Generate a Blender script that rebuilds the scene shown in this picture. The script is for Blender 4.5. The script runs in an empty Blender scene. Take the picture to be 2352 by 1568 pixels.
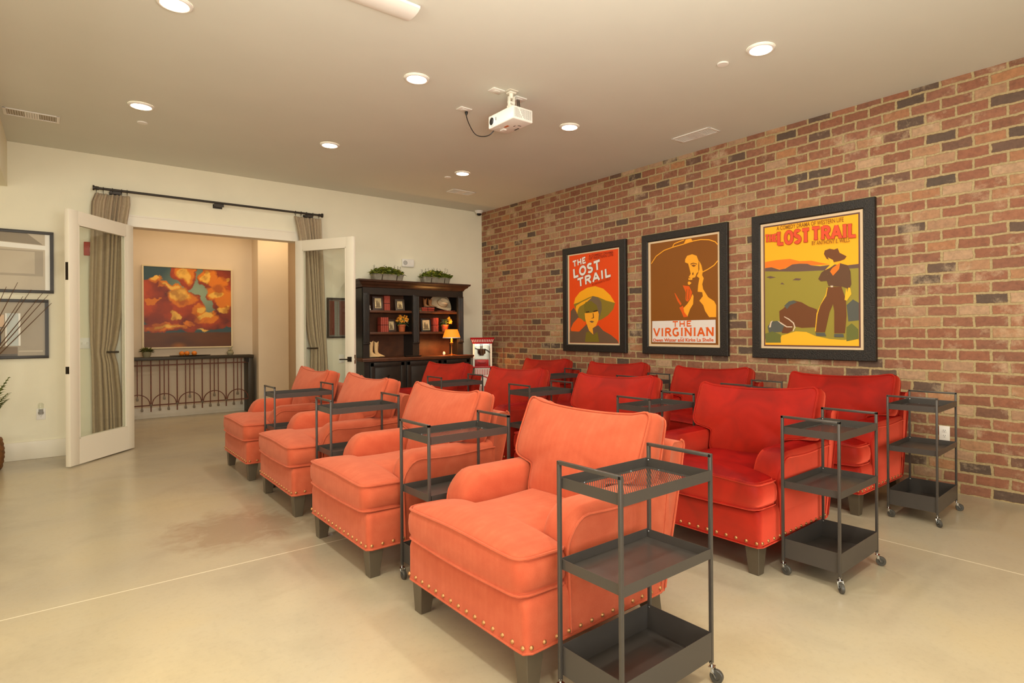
import bpy, bmesh, math, random
import numpy as np
from mathutils import Vector, Matrix, noise as mnoise

S = bpy.context.scene
C = S.collection
PI = math.pi
def R(a): return math.radians(a)

# ------------------------------------------------------------------ camera, exposure, light
S.view_settings.view_transform = 'Standard'
S.view_settings.look = 'None'
S.view_settings.gamma = 1.0
S.view_settings.use_curve_mapping = False
S.view_settings.exposure = 0.18

cam = bpy.data.cameras.new('camera')
cam.sensor_width = 36.0
cam.lens = 1328.986 / 2352 * 36
cam.shift_x = -84.76 / 2352
cam.shift_y = -23.75 / 2352
cam.clip_start = 0.05
camo = bpy.data.objects.new('camera', cam)
camo.matrix_world = (Matrix.Translation((0, 0, 1.2808)) @ Matrix.Rotation(-R(40.2323), 4, 'Z')
                     @ Matrix.Rotation(R(90), 4, 'X') @ Matrix.Rotation(-0.00635, 4, 'Z'))
C.objects.link(camo)
S.camera = camo

world = bpy.data.worlds.new('world')
S.world = world
world.use_nodes = True
world.node_tree.nodes['Background'].inputs[0].default_value = (1.0, 0.97, 0.92, 1)
world.node_tree.nodes['Background'].inputs[1].default_value = 0.10

YB, XR, H = 7.99, 5.323, 3.235           # back wall, brick wall, ceiling
WARM = (1.0, 0.965, 0.84)

def area(name, loc, direction, sx, sy, power, color, shape='RECTANGLE', spread=180):
    l = bpy.data.lights.new(name, 'AREA')
    l.shape = shape; l.size = sx; l.size_y = sy; l.energy = power; l.color = color
    l.spread = R(spread)
    o = bpy.data.objects.new(name, l)
    o.location = loc
    o.rotation_euler = Vector(direction).to_track_quat('-Z', 'Y').to_euler()
    C.objects.link(o)
    return o

LIGHTS_SEEN = [(0.53, 4.035), (0.544, 6.03), (2.11, 4.05), (2.156, 6.06), (3.73, 4.085), (3.80, 6.12), (3.73, 2.11)]
LIGHTS_NEAR = [(0.53, 2.08), (2.13, 2.08), (0.53, 0.1), (2.13, 0.1), (-1.2, 2.0), (-1.2, 0.1)]
for i, (x, y) in enumerate(LIGHTS_SEEN + LIGHTS_NEAR):
    area('downlight_lamp', (x, y, H - 0.03), (0, 0, -1), 0.15, 0.15, 9 if y > 5 else 9 if y > 3 else 11 if y > 1 else 20, WARM, 'DISK')
# added soft fill in place of unseen daylight behind the camera, and the bounced light by the camera
area('added_fill', (0.2, -2.45, 1.6), (0.12, 1, -0.04), 3.6, 1.8, 130, (1.0, 1.0, 0.94))
area('added_fill', (-2.8, 2.2, 1.6), (1, 0.10, -0.05), 3.2, 1.6, 78, (1.0, 1.0, 0.94))  # added fill from the left; that wall has no window
area('bounce_lamp', (0.7, 0.5, 1.75), (0.22, 0.30, 1), 0.9, 0.9, 95, (1.0, 1.0, 0.93))
# the hall beyond the doors has its own warm ceiling lights
area('hall_lamp', (1.5, 9.75, 3.1), (0, 0.1, -1), 1.6, 0.3, 11, (1.0, 0.76, 0.48))
area('hall_lamp', (2.75, 9.7, 3.1), (0, 0.1, -1), 0.4, 0.3, 7, (1.0, 0.72, 0.42))
area('hall_lamp', (0.0, 9.2, 3.1), (0, 0, -1), 0.6, 0.3, 5, (1.0, 0.80, 0.55))

# ------------------------------------------------------------------ helpers
def lin(c):
    return tuple((v / 255 / 12.92) if v / 255 <= 0.04045 else ((v / 255 + 0.055) / 1.055) ** 2.4 for v in c) + (1.0,)

MATS = {}
def mat(name, rgb, rough=0.5, metal=0.0, spec=0.5, noise_amt=0.0, noise_scale=20, bump=0.0, bump_scale=200,
        emit=None, emit_strength=0.0, sheen=0.0, sheen_tint=(1, 1, 1), coat=0.0, trans=0.0):
    m = bpy.data.materials.new(name)
    m.use_nodes = True
    nt = m.node_tree
    b = nt.nodes['Principled BSDF']
    b.inputs['Base Color'].default_value = lin(rgb)
    b.inputs['Roughness'].default_value = rough
    b.inputs['Metallic'].default_value = metal
    b.inputs['Specular IOR Level'].default_value = spec
    b.inputs['Coat Weight'].default_value = coat
    if sheen:
        b.inputs['Sheen Weight'].default_value = sheen
        b.inputs['Sheen Roughness'].default_value = 0.35
        b.inputs['Sheen Tint'].default_value = tuple(sheen_tint) + (1,)
    if emit is not None:
        b.inputs['Emission Color'].default_value = lin(emit)
        b.inputs['Emission Strength'].default_value = emit_strength
    tc = nt.nodes.new('ShaderNodeTexCoord')
    if noise_amt:
        n = nt.nodes.new('ShaderNodeTexNoise'); n.inputs['Scale'].default_value = noise_scale; n.inputs['Detail'].default_value = 6
        nt.links.new(tc.outputs['Object'], n.inputs['Vector'])
        mr = nt.nodes.new('ShaderNodeMapRange')
        mr.inputs['From Min'].default_value = 0.3; mr.inputs['From Max'].default_value = 0.7
        mr.inputs['To Min'].default_value = 1 - noise_amt; mr.inputs['To Max'].default_value = 1 + noise_amt
        nt.links.new(n.outputs['Fac'], mr.inputs['Value'])
        hs = nt.nodes.new('ShaderNodeHueSaturation'); hs.inputs['Color'].default_value = lin(rgb)
        nt.links.new(mr.outputs[0], hs.inputs['Value'])
        nt.links.new(hs.outputs[0], b.inputs['Base Color'])
    if bump:
        n = nt.nodes.new('ShaderNodeTexNoise'); n.inputs['Scale'].default_value = bump_scale; n.inputs['Detail'].default_value = 4
        nt.links.new(tc.outputs['Object'], n.inputs['Vector'])
        bp = nt.nodes.new('ShaderNodeBump'); bp.inputs['Strength'].default_value = bump; bp.inputs['Distance'].default_value = 0.01
        nt.links.new(n.outputs['Fac'], bp.inputs['Height'])
        nt.links.new(bp.outputs[0], b.inputs['Normal'])
    MATS[name] = m
    return m

def tag(o, label=None, cat=None, group=None, kind=None):
    if label: o['label'] = label
    if cat: o['category'] = cat
    if group: o['group'] = group
    if kind: o['kind'] = kind
    return o

def thing(name, label, cat, loc=(0, 0, 0), rz=0.0, group=None):
    o = bpy.data.objects.new(name, None)
    o.empty_display_size = 0.1
    o.location = loc; o.rotation_euler = (0, 0, rz)
    C.objects.link(o)
    return tag(o, label, cat, group)

def round_poly(pts, radii, n=6):
    """2D polygon with rounded corners"""
    out = []
    k = len(pts)
    if not hasattr(radii, '__len__'): radii = [radii] * k
    for i in range(k):
        p0, p, p1 = Vector(pts[i - 1]), Vector(pts[i]), Vector(pts[(i + 1) % k])
        r = radii[i]
        a = (p0 - p).normalized(); b = (p1 - p).normalized()
        ang = a.angle(b)
        if r <= 0 or ang > PI - 0.01:
            out.append((p.x, p.y)); continue
        t = min(r / math.tan(ang / 2), 0.49 * (p0 - p).length, 0.49 * (p1 - p).length)
        A, B = p + a * t, p + b * t
        for j in range(n + 1):
            s = j / n
            q = (1 - s) ** 2 * A + 2 * s * (1 - s) * p + s * s * B
            out.append((q.x, q.y))
    return out

class MB:
    """collects shapes into one mesh"""
    def __init__(self):
        self.bm = bmesh.new()
    def face(self, vs, mi=0):
        try:
            f = self.bm.faces.new(vs); f.material_index = mi; return f
        except ValueError:
            return None
    def v(self, co): return self.bm.verts.new(co)
    def box(self, c, s, rot=None, mi=0, bevel=0.0, seg=2):
        M = Matrix.Translation(c) @ (rot.to_4x4() if rot is not None else Matrix.Identity(4)) @ Matrix.Diagonal((s[0], s[1], s[2], 1))
        r = bmesh.ops.create_cube(self.bm, size=1, matrix=M)
        fs = set(f for v in r['verts'] for f in v.link_faces)
        for f in fs: f.material_index = mi
        if bevel:
            es = list(set(e for v in r['verts'] for e in v.link_edges))
            rb = bmesh.ops.bevel(self.bm, geom=es, offset=bevel, segments=seg, profile=0.5, affect='EDGES', clamp_overlap=True)
            for f in rb['faces']: f.material_index = mi
        return self
    def bx(self, x0, x1, y0, y1, z0, z1, mi=0, bevel=0.0):
        return self.box(((x0 + x1) / 2, (y0 + y1) / 2, (z0 + z1) / 2), (x1 - x0, y1 - y0, z1 - z0), None, mi, bevel)
    def loft(self, rings, cap=True, mi=0, closed=True):
        vr = [[self.v(p) for p in r] for r in rings]
        n = len(vr[0])
        for a, b in zip(vr, vr[1:]):
            for i in range(n if closed else n - 1):
                j = (i + 1) % n
                self.face((a[i], a[j], b[j], b[i]), mi)
        if cap:
            self.face(list(reversed(vr[0])), mi); self.face(vr[-1], mi)
        return self
    def fan(self, ring, center, mi=0):
        vs = [self.v(p) for p in ring]; c = self.v(center)
        for i in range(len(vs)): self.face((vs[i], vs[(i + 1) % len(vs)], c), mi)
        return self
    def tube(self, path, r, n=8, closed=False, mi=0, cap=True, square=False):
        P = [Vector(p) for p in path]
        k = len(P)
        rings = []
        up = Vector((0, 0, 1))
        prev = None
        for i in range(k):
            if closed: t = P[(i + 1) % k] - P[i - 1]
            else: t = P[min(i + 1, k - 1)] - P[max(i - 1, 0)]
            if t.length < 1e-9: t = Vector((0, 0, 1))
            t.normalize()
            if prev is None:
                a = up if abs(t.dot(up)) < 0.95 else Vector((1, 0, 0))
                u = t.cross(a).normalized()
            else:
                u = prev - t * prev.dot(t)
                if u.length < 1e-6: u = t.orthogonal()
                u.normalize()
            prev = u
            w = t.cross(u)
            rr = r[i] if hasattr(r, '__len__') else r
            o = PI / n if square else 0
            rings.append([P[i] + (u * math.cos(2 * PI * j / n + o) + w * math.sin(2 * PI * j / n + o)) * rr for j in range(n)])
        if closed: self.loft(rings + [rings[0]], False, mi)
        else: self.loft(rings, cap, mi)
        return self
    def bar(self, a, b, w, h=None, mi=0):
        """square bar from a to b"""
        a, b = Vector(a), Vector(b); h = h or w
        t = (b - a).normalized()
        up = Vector((0, 0, 1)) if abs(t.z) < 0.95 else Vector((0, 1, 0))
        u = t.cross(up).normalized(); x = u.cross(t)
        rg = lambda p: [p + u * sx * w / 2 + x * sz * h / 2 for sx, sz in ((-1, -1), (1, -1), (1, 1), (-1, 1))]
        return self.loft([rg(a), rg(b)], True, mi)
    def lathe(self, prof, c=(0, 0, 0), n=24, mi=0, rot=None, sy=1.0, cap=True):
        c = Vector(c)
        rings = []
        for r, z in prof:
            ring = [Vector((math.cos(2 * PI * j / n) * r, math.sin(2 * PI * j / n) * r * sy, z)) for j in range(n)]
            if rot is not None: ring = [rot @ p for p in ring]
            rings.append([c + p for p in ring])
        return self.loft(rings, cap, mi)
    def prism(self, poly, fn, d0, d1, mi=0):
        """poly in 2D, fn(a,b,d)->xyz"""
        return self.loft([[fn(a, b, d0) for a, b in poly], [fn(a, b, d1) for a, b in poly]], True, mi)
    def poly(self, pts, mi=0):
        return self.face([self.v(p) for p in pts], mi)
    def xf(self, M):
        bmesh.ops.transform(self.bm, matrix=M, verts=self.bm.verts[:]); return self
    def build(self, name, mats, parent=None, angle=38, origin=None, label=None, norm=True):
        bm = self.bm
        if norm: bmesh.ops.recalc_face_normals(bm, faces=bm.faces[:])
        th = R(angle)
        for e in bm.edges:
            if len(e.link_faces) == 2:
                e.smooth = e.calc_face_angle(0.0) < th
        for f in bm.faces: f.smooth = True
        me = bpy.data.meshes.new(name)
        if origin is not None:
            bmesh.ops.translate(bm, vec=-Vector(origin), verts=bm.verts[:])
        bm.to_mesh(me); bm.free()
        for m in (mats if isinstance(mats, (list, tuple)) else [mats]): me.materials.append(m)
        o = bpy.data.objects.new(name, me)
        if origin is not None: o.location = origin
        C.objects.link(o)
        if parent is not None: o.parent = parent
        if label: o['label'] = label
        return o

def copy_tree(o, parent=None):
    c = o.copy(); C.objects.link(c)
    if parent is not None: c.parent = parent
    for ch in list(o.children): copy_tree(ch, c)
    return c

def struct(name, mb, mats, parent=None, angle=38):
    o = mb.build(name, mats, parent, angle)
    if parent is None: o['kind'] = 'structure'
    return o
# ------------------------------------------------------------------ materials
wall_paint = mat('wall_paint', (240, 232, 206), 0.75, noise_amt=0.02, noise_scale=3, bump=0.05, bump_scale=120)
ceil_paint = mat('ceiling_paint', (220, 218, 204), 0.8, noise_amt=0.015, noise_scale=2)
trim_white = mat('trim_white', (236, 226, 206), 0.42)
hall_paint = mat('hall_paint', (226, 206, 178), 0.75, noise_amt=0.02, noise_scale=3)
black_wood = mat('black_frame_wood', (34, 28, 22), 0.5, noise_amt=0.35, noise_scale=60, bump=0.5, bump_scale=90)
thin_black = mat('thin_black_frame', (52, 44, 36), 0.45)
hutch_black = mat('hutch_black', (38, 31, 25), 0.42, noise_amt=0.25, noise_scale=14)
hutch_brown = mat('hutch_brown', (92, 52, 28), 0.45, noise_amt=0.3, noise_scale=9)
iron = mat('rod_iron', (58, 50, 42), 0.5, metal=0.3)
rust_iron = mat('rust_iron', (98, 46, 22), 0.55, metal=0.2, noise_amt=0.3, noise_scale=30)
grey_iron = mat('grey_iron', (112, 98, 80), 0.5, metal=0.4)
dark_steel = mat('console_steel', (62, 54, 42), 0.5, metal=0.3)
cart_grey = mat('cart_grey', (78, 72, 67), 0.30, metal=0.25, bump=0.03, bump_scale=900)
chrome = mat('bolt_chrome', (200, 200, 200), 0.2, metal=1.0)
wheel_grey = mat('wheel_grey', (70, 66, 60), 0.4)
leg_brown = mat('leg_brown', (86, 74, 58), 0.38, noise_amt=0.05, noise_scale=20)
brass_nail = mat('nail_brass', (188, 136, 86), 0.38, metal=0.7)
white_plastic = mat('white_plastic', (240, 234, 224), 0.4)
lamp_glow = mat('downlight_glow', (255, 250, 240), 0.4, emit=(255, 238, 208), emit_strength=9.0)
black_plastic = mat('black_plastic', (22, 19, 16), 0.4)
grey_plastic = mat('grey_plastic', (150, 144, 136), 0.5)
vent_dark = mat('vent_dark', (176, 162, 138), 0.7)
bronze = mat('bronze_hardware', (44, 36, 28), 0.4, metal=0.6)
book_red = mat('book_red', (168, 66, 46), 0.5, noise_amt=0.12, noise_scale=40)
book_dark = mat('book_ribbon', (60, 14, 10), 0.6)
cream_paper = mat('old_photo_paper', (226, 200, 146), 0.5, noise_amt=0.15, noise_scale=30)
photo_ink = mat('old_photo_ink', (126, 104, 70), 0.6)
frame_brown = mat('photo_frame_brown', (66, 42, 26), 0.5)
terracotta = mat('terracotta', (176, 88, 42), 0.7)
leaf_green = mat('leaf_green', (108, 120, 34), 0.55, noise_amt=0.3, noise_scale=12)
leaf_pale = mat('leaf_pale', (158, 152, 56), 0.55, noise_amt=0.3, noise_scale=12)
leaf_dark = mat('leaf_dark', (62, 44, 22), 0.6)
leaf_grey = mat('leaf_grey_green', (128, 138, 108), 0.6)
petal_yellow = mat('petal_yellow', (236, 176, 30), 0.6)
petal_orange = mat('petal_orange', (222, 118, 26), 0.6)
galv = mat('galvanised_metal', (176, 166, 146), 0.45, metal=0.35, noise_amt=0.2, noise_scale=14)
boot_cream = mat('boot_cream', (226, 186, 128), 0.55)
boot_brown = mat('boot_brown', (150, 96, 46), 0.55)
hat_felt = mat('hat_felt', (206, 182, 146), 0.8)
brass = mat('lamp_brass', (188, 132, 66), 0.3, metal=0.8)
popcorn_red = mat('popcorn_red', (186, 24, 30), 0.35)
popcorn_white = mat('popcorn_white', (238, 230, 214), 0.4)
steel = mat('steel', (176, 168, 156), 0.25, metal=1.0)
orange_fruit = mat('fruit_orange', (226, 128, 34), 0.5)
red_alarm = mat('alarm_red', (178, 60, 48), 0.45)
concrete_pot = mat('stone_pot', (150, 142, 112), 0.8)
basket_mat = mat('basket_brown', (124, 80, 40), 0.7, noise_amt=0.3, noise_scale=25)
twig_mat = mat('twig_brown', (92, 62, 36), 0.7)
gold_trim = mat('painting_gold', (226, 206, 164), 0.4)

def new_mat(name):
    m = bpy.data.materials.new(name); m.use_nodes = True
    MATS[name] = m
    return m, m.node_tree, m.node_tree.nodes['Principled BSDF'], m.node_tree.nodes, m.node_tree.links
def N(nodes, t, **kw):
    n = nodes.new('ShaderNode' + t)
    for k, v in kw.items():
        if k in ('operation', 'blend_type', 'data_type', 'noise_dimensions', 'wave_type', 'bands_direction', 'offset', 'squash', 'offset_frequency', 'clamp', 'layer_name', 'feature', 'interpolation_type'):
            setattr(n, k, v)
        else:
            n.inputs[k.replace('_', ' ')].default_value = v
    return n
def math_node(nodes, links, op, a, b=None, clampit=False):
    n = nodes.new('ShaderNodeMath'); n.operation = op; n.use_clamp = clampit
    for i, v in enumerate((a, b)):
        if v is None: continue
        if isinstance(v, (int, float)): n.inputs[i].default_value = v
        else: links.new(v, n.inputs[i])
    return n.outputs[0]
def ramp(nodes, stops, interp='LINEAR'):
    r = nodes.new('ShaderNodeValToRGB'); r.color_ramp.interpolation = interp
    e = r.color_ramp.elements
    while len(e) < len(stops): e.new(0.5)
    for el, (p, c) in zip(e, stops):
        el.position = p; el.color = lin(c) if max(c) > 1.001 else tuple(c) + (1,)
    return r

# brick wall: courses 86 mm, bricks 212 mm, tumbled edges, thick tan mortar
brick_mat, nt, b, nd, ln = new_mat('old_brick')
geo = nd.new('ShaderNodeTexCoord')
sep = nd.new('ShaderNodeSeparateXYZ'); ln.new(geo.outputs['Object'], sep.inputs[0])
cmb = nd.new('ShaderNodeCombineXYZ'); ln.new(sep.outputs['Y'], cmb.inputs[0]); ln.new(sep.outputs['Z'], cmb.inputs[1])
dn = N(nd, 'TexNoise', Scale=9.0, Detail=4.0); ln.new(cmb.outputs[0], dn.inputs['Vector'])
dn2 = N(nd, 'TexNoise', Scale=42.0, Detail=3.0); ln.new(cmb.outputs[0], dn2.inputs['Vector'])
vs1 = nd.new('ShaderNodeVectorMath'); vs1.operation = 'SUBTRACT'; ln.new(dn.outputs['Color'], vs1.inputs[0]); vs1.inputs[1].default_value = (0.5, 0.5, 0.5)
vs2 = nd.new('ShaderNodeVectorMath'); vs2.operation = 'SCALE'; ln.new(vs1.outputs[0], vs2.inputs[0]); vs2.inputs['Scale'].default_value = 0.022
vs3 = nd.new('ShaderNodeVectorMath'); vs3.operation = 'SUBTRACT'; ln.new(dn2.outputs['Color'], vs3.inputs[0]); vs3.inputs[1].default_value = (0.5, 0.5, 0.5)
vs4 = nd.new('ShaderNodeVectorMath'); vs4.operation = 'SCALE'; ln.new(vs3.outputs[0], vs4.inputs[0]); vs4.inputs['Scale'].default_value = 0.011
va = nd.new('ShaderNodeVectorMath'); va.operation = 'ADD'; ln.new(cmb.outputs[0], va.inputs[0]); ln.new(vs2.outputs[0], va.inputs[1])
vb = nd.new('ShaderNodeVectorMath'); vb.operation = 'ADD'; ln.new(va.outputs[0], vb.inputs[0]); ln.new(vs4.outputs[0], vb.inputs[1])
bt = nd.new('ShaderNodeTexBrick')
bt.offset = 0.5; bt.squash = 1.0
bt.inputs['Color1'].default_value = (0, 0, 0, 1); bt.inputs['Color2'].default_value = (1, 1, 1, 1); bt.inputs['Mortar'].default_value = (0.5, 0.5, 0.5, 1)
bt.inputs['Scale'].default_value = 1.0; bt.inputs['Mortar Size'].default_value = 0.0105; bt.inputs['Mortar Smooth'].default_value = 0.3
bt.inputs['Bias'].default_value = 0.0; bt.inputs['Brick Width'].default_value = 0.212; bt.inputs['Row Height'].default_value = 0.086
ln.new(vb.outputs[0], bt.inputs['Vector'])
rp = ramp(nd, [(0.0, (92, 74, 60)), (0.09, (108, 82, 66)), (0.13, (140, 90, 64)), (0.30, (156, 98, 70)), (0.45, (144, 94, 70)), (0.60, (168, 110, 78)),
               (0.75, (152, 100, 76)), (0.86, (184, 128, 84)), (0.93, (176, 136, 104)), (1.0, (196, 158, 122))])
ln.new(bt.outputs['Color'], rp.inputs[0])
n3 = N(nd, 'TexNoise', Scale=26.0, Detail=8.0, Roughness=0.65); ln.new(cmb.outputs[0], n3.inputs['Vector'])
r3 = ramp(nd, [(0.30, (0.64, 0.64, 0.64)), (0.55, (0.90, 0.90, 0.90)), (0.72, (1.0, 0.99, 0.97))]); ln.new(n3.outputs['Fac'], r3.inputs[0])
mx = N(nd, 'Mix', data_type='RGBA', blend_type='MULTIPLY'); mx.inputs[0].default_value = 1.0
ln.new(rp.outputs[0], mx.inputs[6]); ln.new(r3.outputs[0], mx.inputs[7])
# lime residue on some bricks
n4 = N(nd, 'TexNoise', Scale=3.3, Detail=9.0, Roughness=0.72); ln.new(cmb.outputs[0], n4.inputs['Vector'])
r4 = ramp(nd, [(0.54, (0, 0, 0)), (0.68, (1, 1, 1))]); ln.new(n4.outputs['Fac'], r4.inputs[0])
lime = math_node(nd, ln, 'MULTIPLY', r4.outputs[0], 0.7)
mx2 = N(nd, 'Mix', data_type='RGBA'); ln.new(lime, mx2.inputs[0]); ln.new(mx.outputs[2], mx2.inputs[6]); mx2.inputs[7].default_value = lin((206, 178, 142))
n5 = N(nd, 'TexNoise', Scale=60.0, Detail=5.0); ln.new(cmb.outputs[0], n5.inputs['Vector'])
r5 = ramp(nd, [(0.3, (158, 135, 95)), (0.7, (184, 161, 116))]); ln.new(n5.outputs['Fac'], r5.inputs[0])
mx3 = N(nd, 'Mix', data_type='RGBA'); ln.new(bt.outputs['Fac'], mx3.inputs[0]); ln.new(mx2.outputs[2], mx3.inputs[6]); ln.new(r5.outputs[0], mx3.inputs[7])
ln.new(mx3.outputs[2], b.inputs['Base Color'])
b.inputs['Roughness'].default_value = 0.72
hgt = math_node(nd, ln, 'SUBTRACT', math_node(nd, ln, 'MULTIPLY', n3.outputs['Fac'], 0.35), bt.outputs['Fac'])
bp = N(nd, 'Bump', Strength=0.55, Distance=0.012); ln.new(hgt, bp.inputs['Height']); ln.new(bp.outputs[0], b.inputs['Normal'])

# polished concrete floor with pale filled control joints and stains
floor_mat, nt, b, nd, ln = new_mat('polished_concrete')
tc = nd.new('ShaderNodeTexCoord')
sep = nd.new('ShaderNodeSeparateXYZ'); ln.new(tc.outputs['Object'], sep.inputs[0])
n1 = N(nd, 'TexNoise', Scale=0.55, Detail=3.0, Roughness=0.5); ln.new(tc.outputs['Object'], n1.inputs['Vector'])
n2 = N(nd, 'TexNoise', Scale=1.9, Detail=8.0, Roughness=0.6, Distortion=0.5); ln.new(tc.outputs['Object'], n2.inputs['Vector'])
n3 = N(nd, 'TexNoise', Scale=38.0, Detail=6.0, Roughness=0.7); ln.new(tc.outputs['Object'], n3.inputs['Vector'])
r1 = ramp(nd, [(0.3, (168, 156, 136)), (0.5, (184, 170, 144)), (0.7, (196, 178, 142))]); ln.new(n1.outputs['Fac'], r1.inputs[0])
r2 = ramp(nd, [(0.25, (0.85, 0.84, 0.83)), (0.50, (0.98, 0.975, 0.965)), (0.75, (1.0, 0.965, 0.89))]); ln.new(n2.outputs['Fac'], r2.inputs[0])
m1 = N(nd, 'Mix', data_type='RGBA', blend_type='MULTIPLY'); m1.inputs[0].default_value = 1; ln.new(r1.outputs[0], m1.inputs[6]); ln.new(r2.outputs[0], m1.inputs[7])
r3 = ramp(nd, [(0.28, (0.93, 0.93, 0.92)), (0.5, (1.0, 1.0, 1.0)), (0.74, (1.0, 0.99, 0.97))]); ln.new(n3.outputs['Fac'], r3.inputs[0])
m2 = N(nd, 'Mix', data_type='RGBA', blend_type='MULTIPLY'); m2.inputs[0].default_value = 1; ln.new(m1.outputs[2], m2.inputs[6]); ln.new(r3.outputs[0], m2.inputs[7])
# reddish stain left of the second chair
def blob(cx, cy, rad):
    dx = math_node(nd, ln, 'SUBTRACT', sep.outputs['X'], cx); dy = math_node(nd, ln, 'SUBTRACT', sep.outputs['Y'], cy)
    d2 = math_node(nd, ln, 'ADD', math_node(nd, ln, 'MULTIPLY', dx, dx), math_node(nd, ln, 'MULTIPLY', dy, dy))
    d = math_node(nd, ln, 'SQRT', d2)
    return math_node(nd, ln, 'SUBTRACT', 1.0, math_node(nd, ln, 'DIVIDE', d, rad), True)
n6 = N(nd, 'TexNoise', Scale=5.5, Detail=7.0, Roughness=0.62, Distortion=0.7); ln.new(tc.outputs['Object'], n6.inputs['Vector'])
st = math_node(nd, ln, 'MULTIPLY', blob(0.92, 4.25, 0.8), math_node(nd, ln, 'MULTIPLY', n6.outputs['Fac'], 2.0))
rs = ramp(nd, [(0.36, (0, 0, 0)), (0.72, (1, 1, 1))]); ln.new(st, rs.inputs[0])
m3 = N(nd, 'Mix', data_type='RGBA'); ln.new(math_node(nd, ln, 'MULTIPLY', rs.outputs[0], 0.6), m3.inputs[0]); ln.new(m2.outputs[2], m3.inputs[6]); m3.inputs[7].default_value = lin((140, 112, 88))
# joints
jw = math_node(nd, ln, 'MULTIPLY', math_node(nd, ln, 'SUBTRACT', n3.outputs['Fac'], 0.5), 0.006)
def joint(axis, pos):
    d = math_node(nd, ln, 'ABSOLUTE', math_node(nd, ln, 'SUBTRACT', sep.outputs[axis], pos))
    return math_node(nd, ln, 'LESS_THAN', math_node(nd, ln, 'ADD', d, jw), 0.0042)
jj = math_node(nd, ln, 'MAXIMUM', joint('Y', 3.57), joint('X', 3.815))
m4 = N(nd, 'Mix', data_type='RGBA'); ln.new(math_node(nd, ln, 'MULTIPLY', jj, 0.75), m4.inputs[0]); ln.new(m3.outputs[2], m4.inputs[6]); m4.inputs[7].default_value = lin((240, 226, 196))
ln.new(m4.outputs[2], b.inputs['Base Color'])
b.inputs['Roughness'].default_value = 0.24
b.inputs['Specular IOR Level'].default_value = 0.5

# woven coral linen with a fine herringbone
linen, nt, b, nd, ln = new_mat('coral_linen')
tc = nd.new('ShaderNodeTexCoord')
n1 = N(nd, 'TexNoise', Scale=14.0, Detail=6.0); ln.new(tc.outputs['Object'], n1.inputs['Vector'])
n2 = N(nd, 'TexNoise', Scale=420.0, Detail=3.0); ln.new(tc.outputs['Object'], n2.inputs['Vector'])
w1 = N(nd, 'TexWave', wave_type='BANDS', bands_direction='Y', Scale=9.0, Distortion=0.4); ln.new(tc.outputs['Object'], w1.inputs['Vector'])
r1 = ramp(nd, [(0.25, (180, 76, 48)), (0.5, (192, 88, 58)), (0.75, (204, 104, 72))])
s1 = math_node(nd, ln, 'ADD', math_node(nd, ln, 'MULTIPLY', n1.outputs['Fac'], 0.5), math_node(nd, ln, 'MULTIPLY', n2.outputs['Fac'], 0.4))
s2 = math_node(nd, ln, 'ADD', s1, math_node(nd, ln, 'MULTIPLY', w1.outputs['Fac'], 0.04))
ln.new(s2, r1.inputs[0]); ln.new(r1.outputs[0], b.inputs['Base Color'])
b.inputs['Roughness'].default_value = 0.85; b.inputs['Specular IOR Level'].default_value = 0.2
b.inputs['Sheen Weight'].default_value = 0.25; b.inputs['Sheen Tint'].default_value = (1, 0.6, 0.42, 1)
bp = N(nd, 'Bump', Strength=0.25, Distance=0.002); ln.new(n2.outputs['Fac'], bp.inputs['Height']); ln.new(bp.outputs[0], b.inputs['Normal'])

# red velvet: dark pile that pales at grazing angles
velvet, nt, b, nd, ln = new_mat('red_velvet')
tc = nd.new('ShaderNodeTexCoord')
n1 = N(nd, 'TexNoise', Scale=5.0, Detail=5.0, Distortion=0.8); ln.new(tc.outputs['Object'], n1.inputs['Vector'])
r1 = ramp(nd, [(0.3, (110, 3, 1)), (0.5, (134, 6, 2)), (0.7, (150, 12, 4))]); ln.new(n1.outputs['Fac'], r1.inputs[0])
ln.new(r1.outputs[0], b.inputs['Base Color'])
b.inputs['Roughness'].default_value = 0.6; b.inputs['Specular IOR Level'].default_value = 0.12
bp = N(nd, 'Bump', Strength=0.12, Distance=0.02); ln.new(n1.outputs['Fac'], bp.inputs['Height']); ln.new(bp.outputs[0], b.inputs['Normal'])
# the nap lies downwards: its sheen is aligned to a normal tilted along the pile
ge = nd.new('ShaderNodeNewGeometry')
ad = nd.new('ShaderNodeVectorMath'); ad.operation = 'ADD'; ln.new(ge.outputs['Normal'], ad.inputs[0]); ad.inputs[1].default_value = (0, 0, -1.25)
nz = nd.new('ShaderNodeVectorMath'); nz.operation = 'NORMALIZE'; ln.new(ad.outputs[0], nz.inputs[0])
sh = nd.new('ShaderNodeBsdfSheen'); sh.inputs['Color'].default_value = (1.0, 0.15, 0.08, 1); sh.inputs['Roughness'].default_value = 0.42
ln.new(nz.outputs[0], sh.inputs['Normal'])
sh2 = nd.new('ShaderNodeBsdfSheen'); sh2.inputs['Color'].default_value = (0.34, 0.045, 0.02, 1); sh2.inputs['Roughness'].default_value = 0.7
ln.new(nz.outputs[0], sh2.inputs['Normal'])
ads = nd.new('ShaderNodeAddShader'); ln.new(b.outputs[0], ads.inputs[0]); ln.new(sh.outputs[0], ads.inputs[1])
ads2 = nd.new('ShaderNodeAddShader'); ln.new(ads.outputs[0], ads2.inputs[0]); ln.new(sh2.outputs[0], ads2.inputs[1])
ln.new(ads2.outputs[0], nd['Material Output'].inputs['Surface'])

# curtain linen
curtain_mat = mat('curtain_taupe', (178, 158, 130), 0.85, noise_amt=0.06, noise_scale=40, sheen=0.2)

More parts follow.
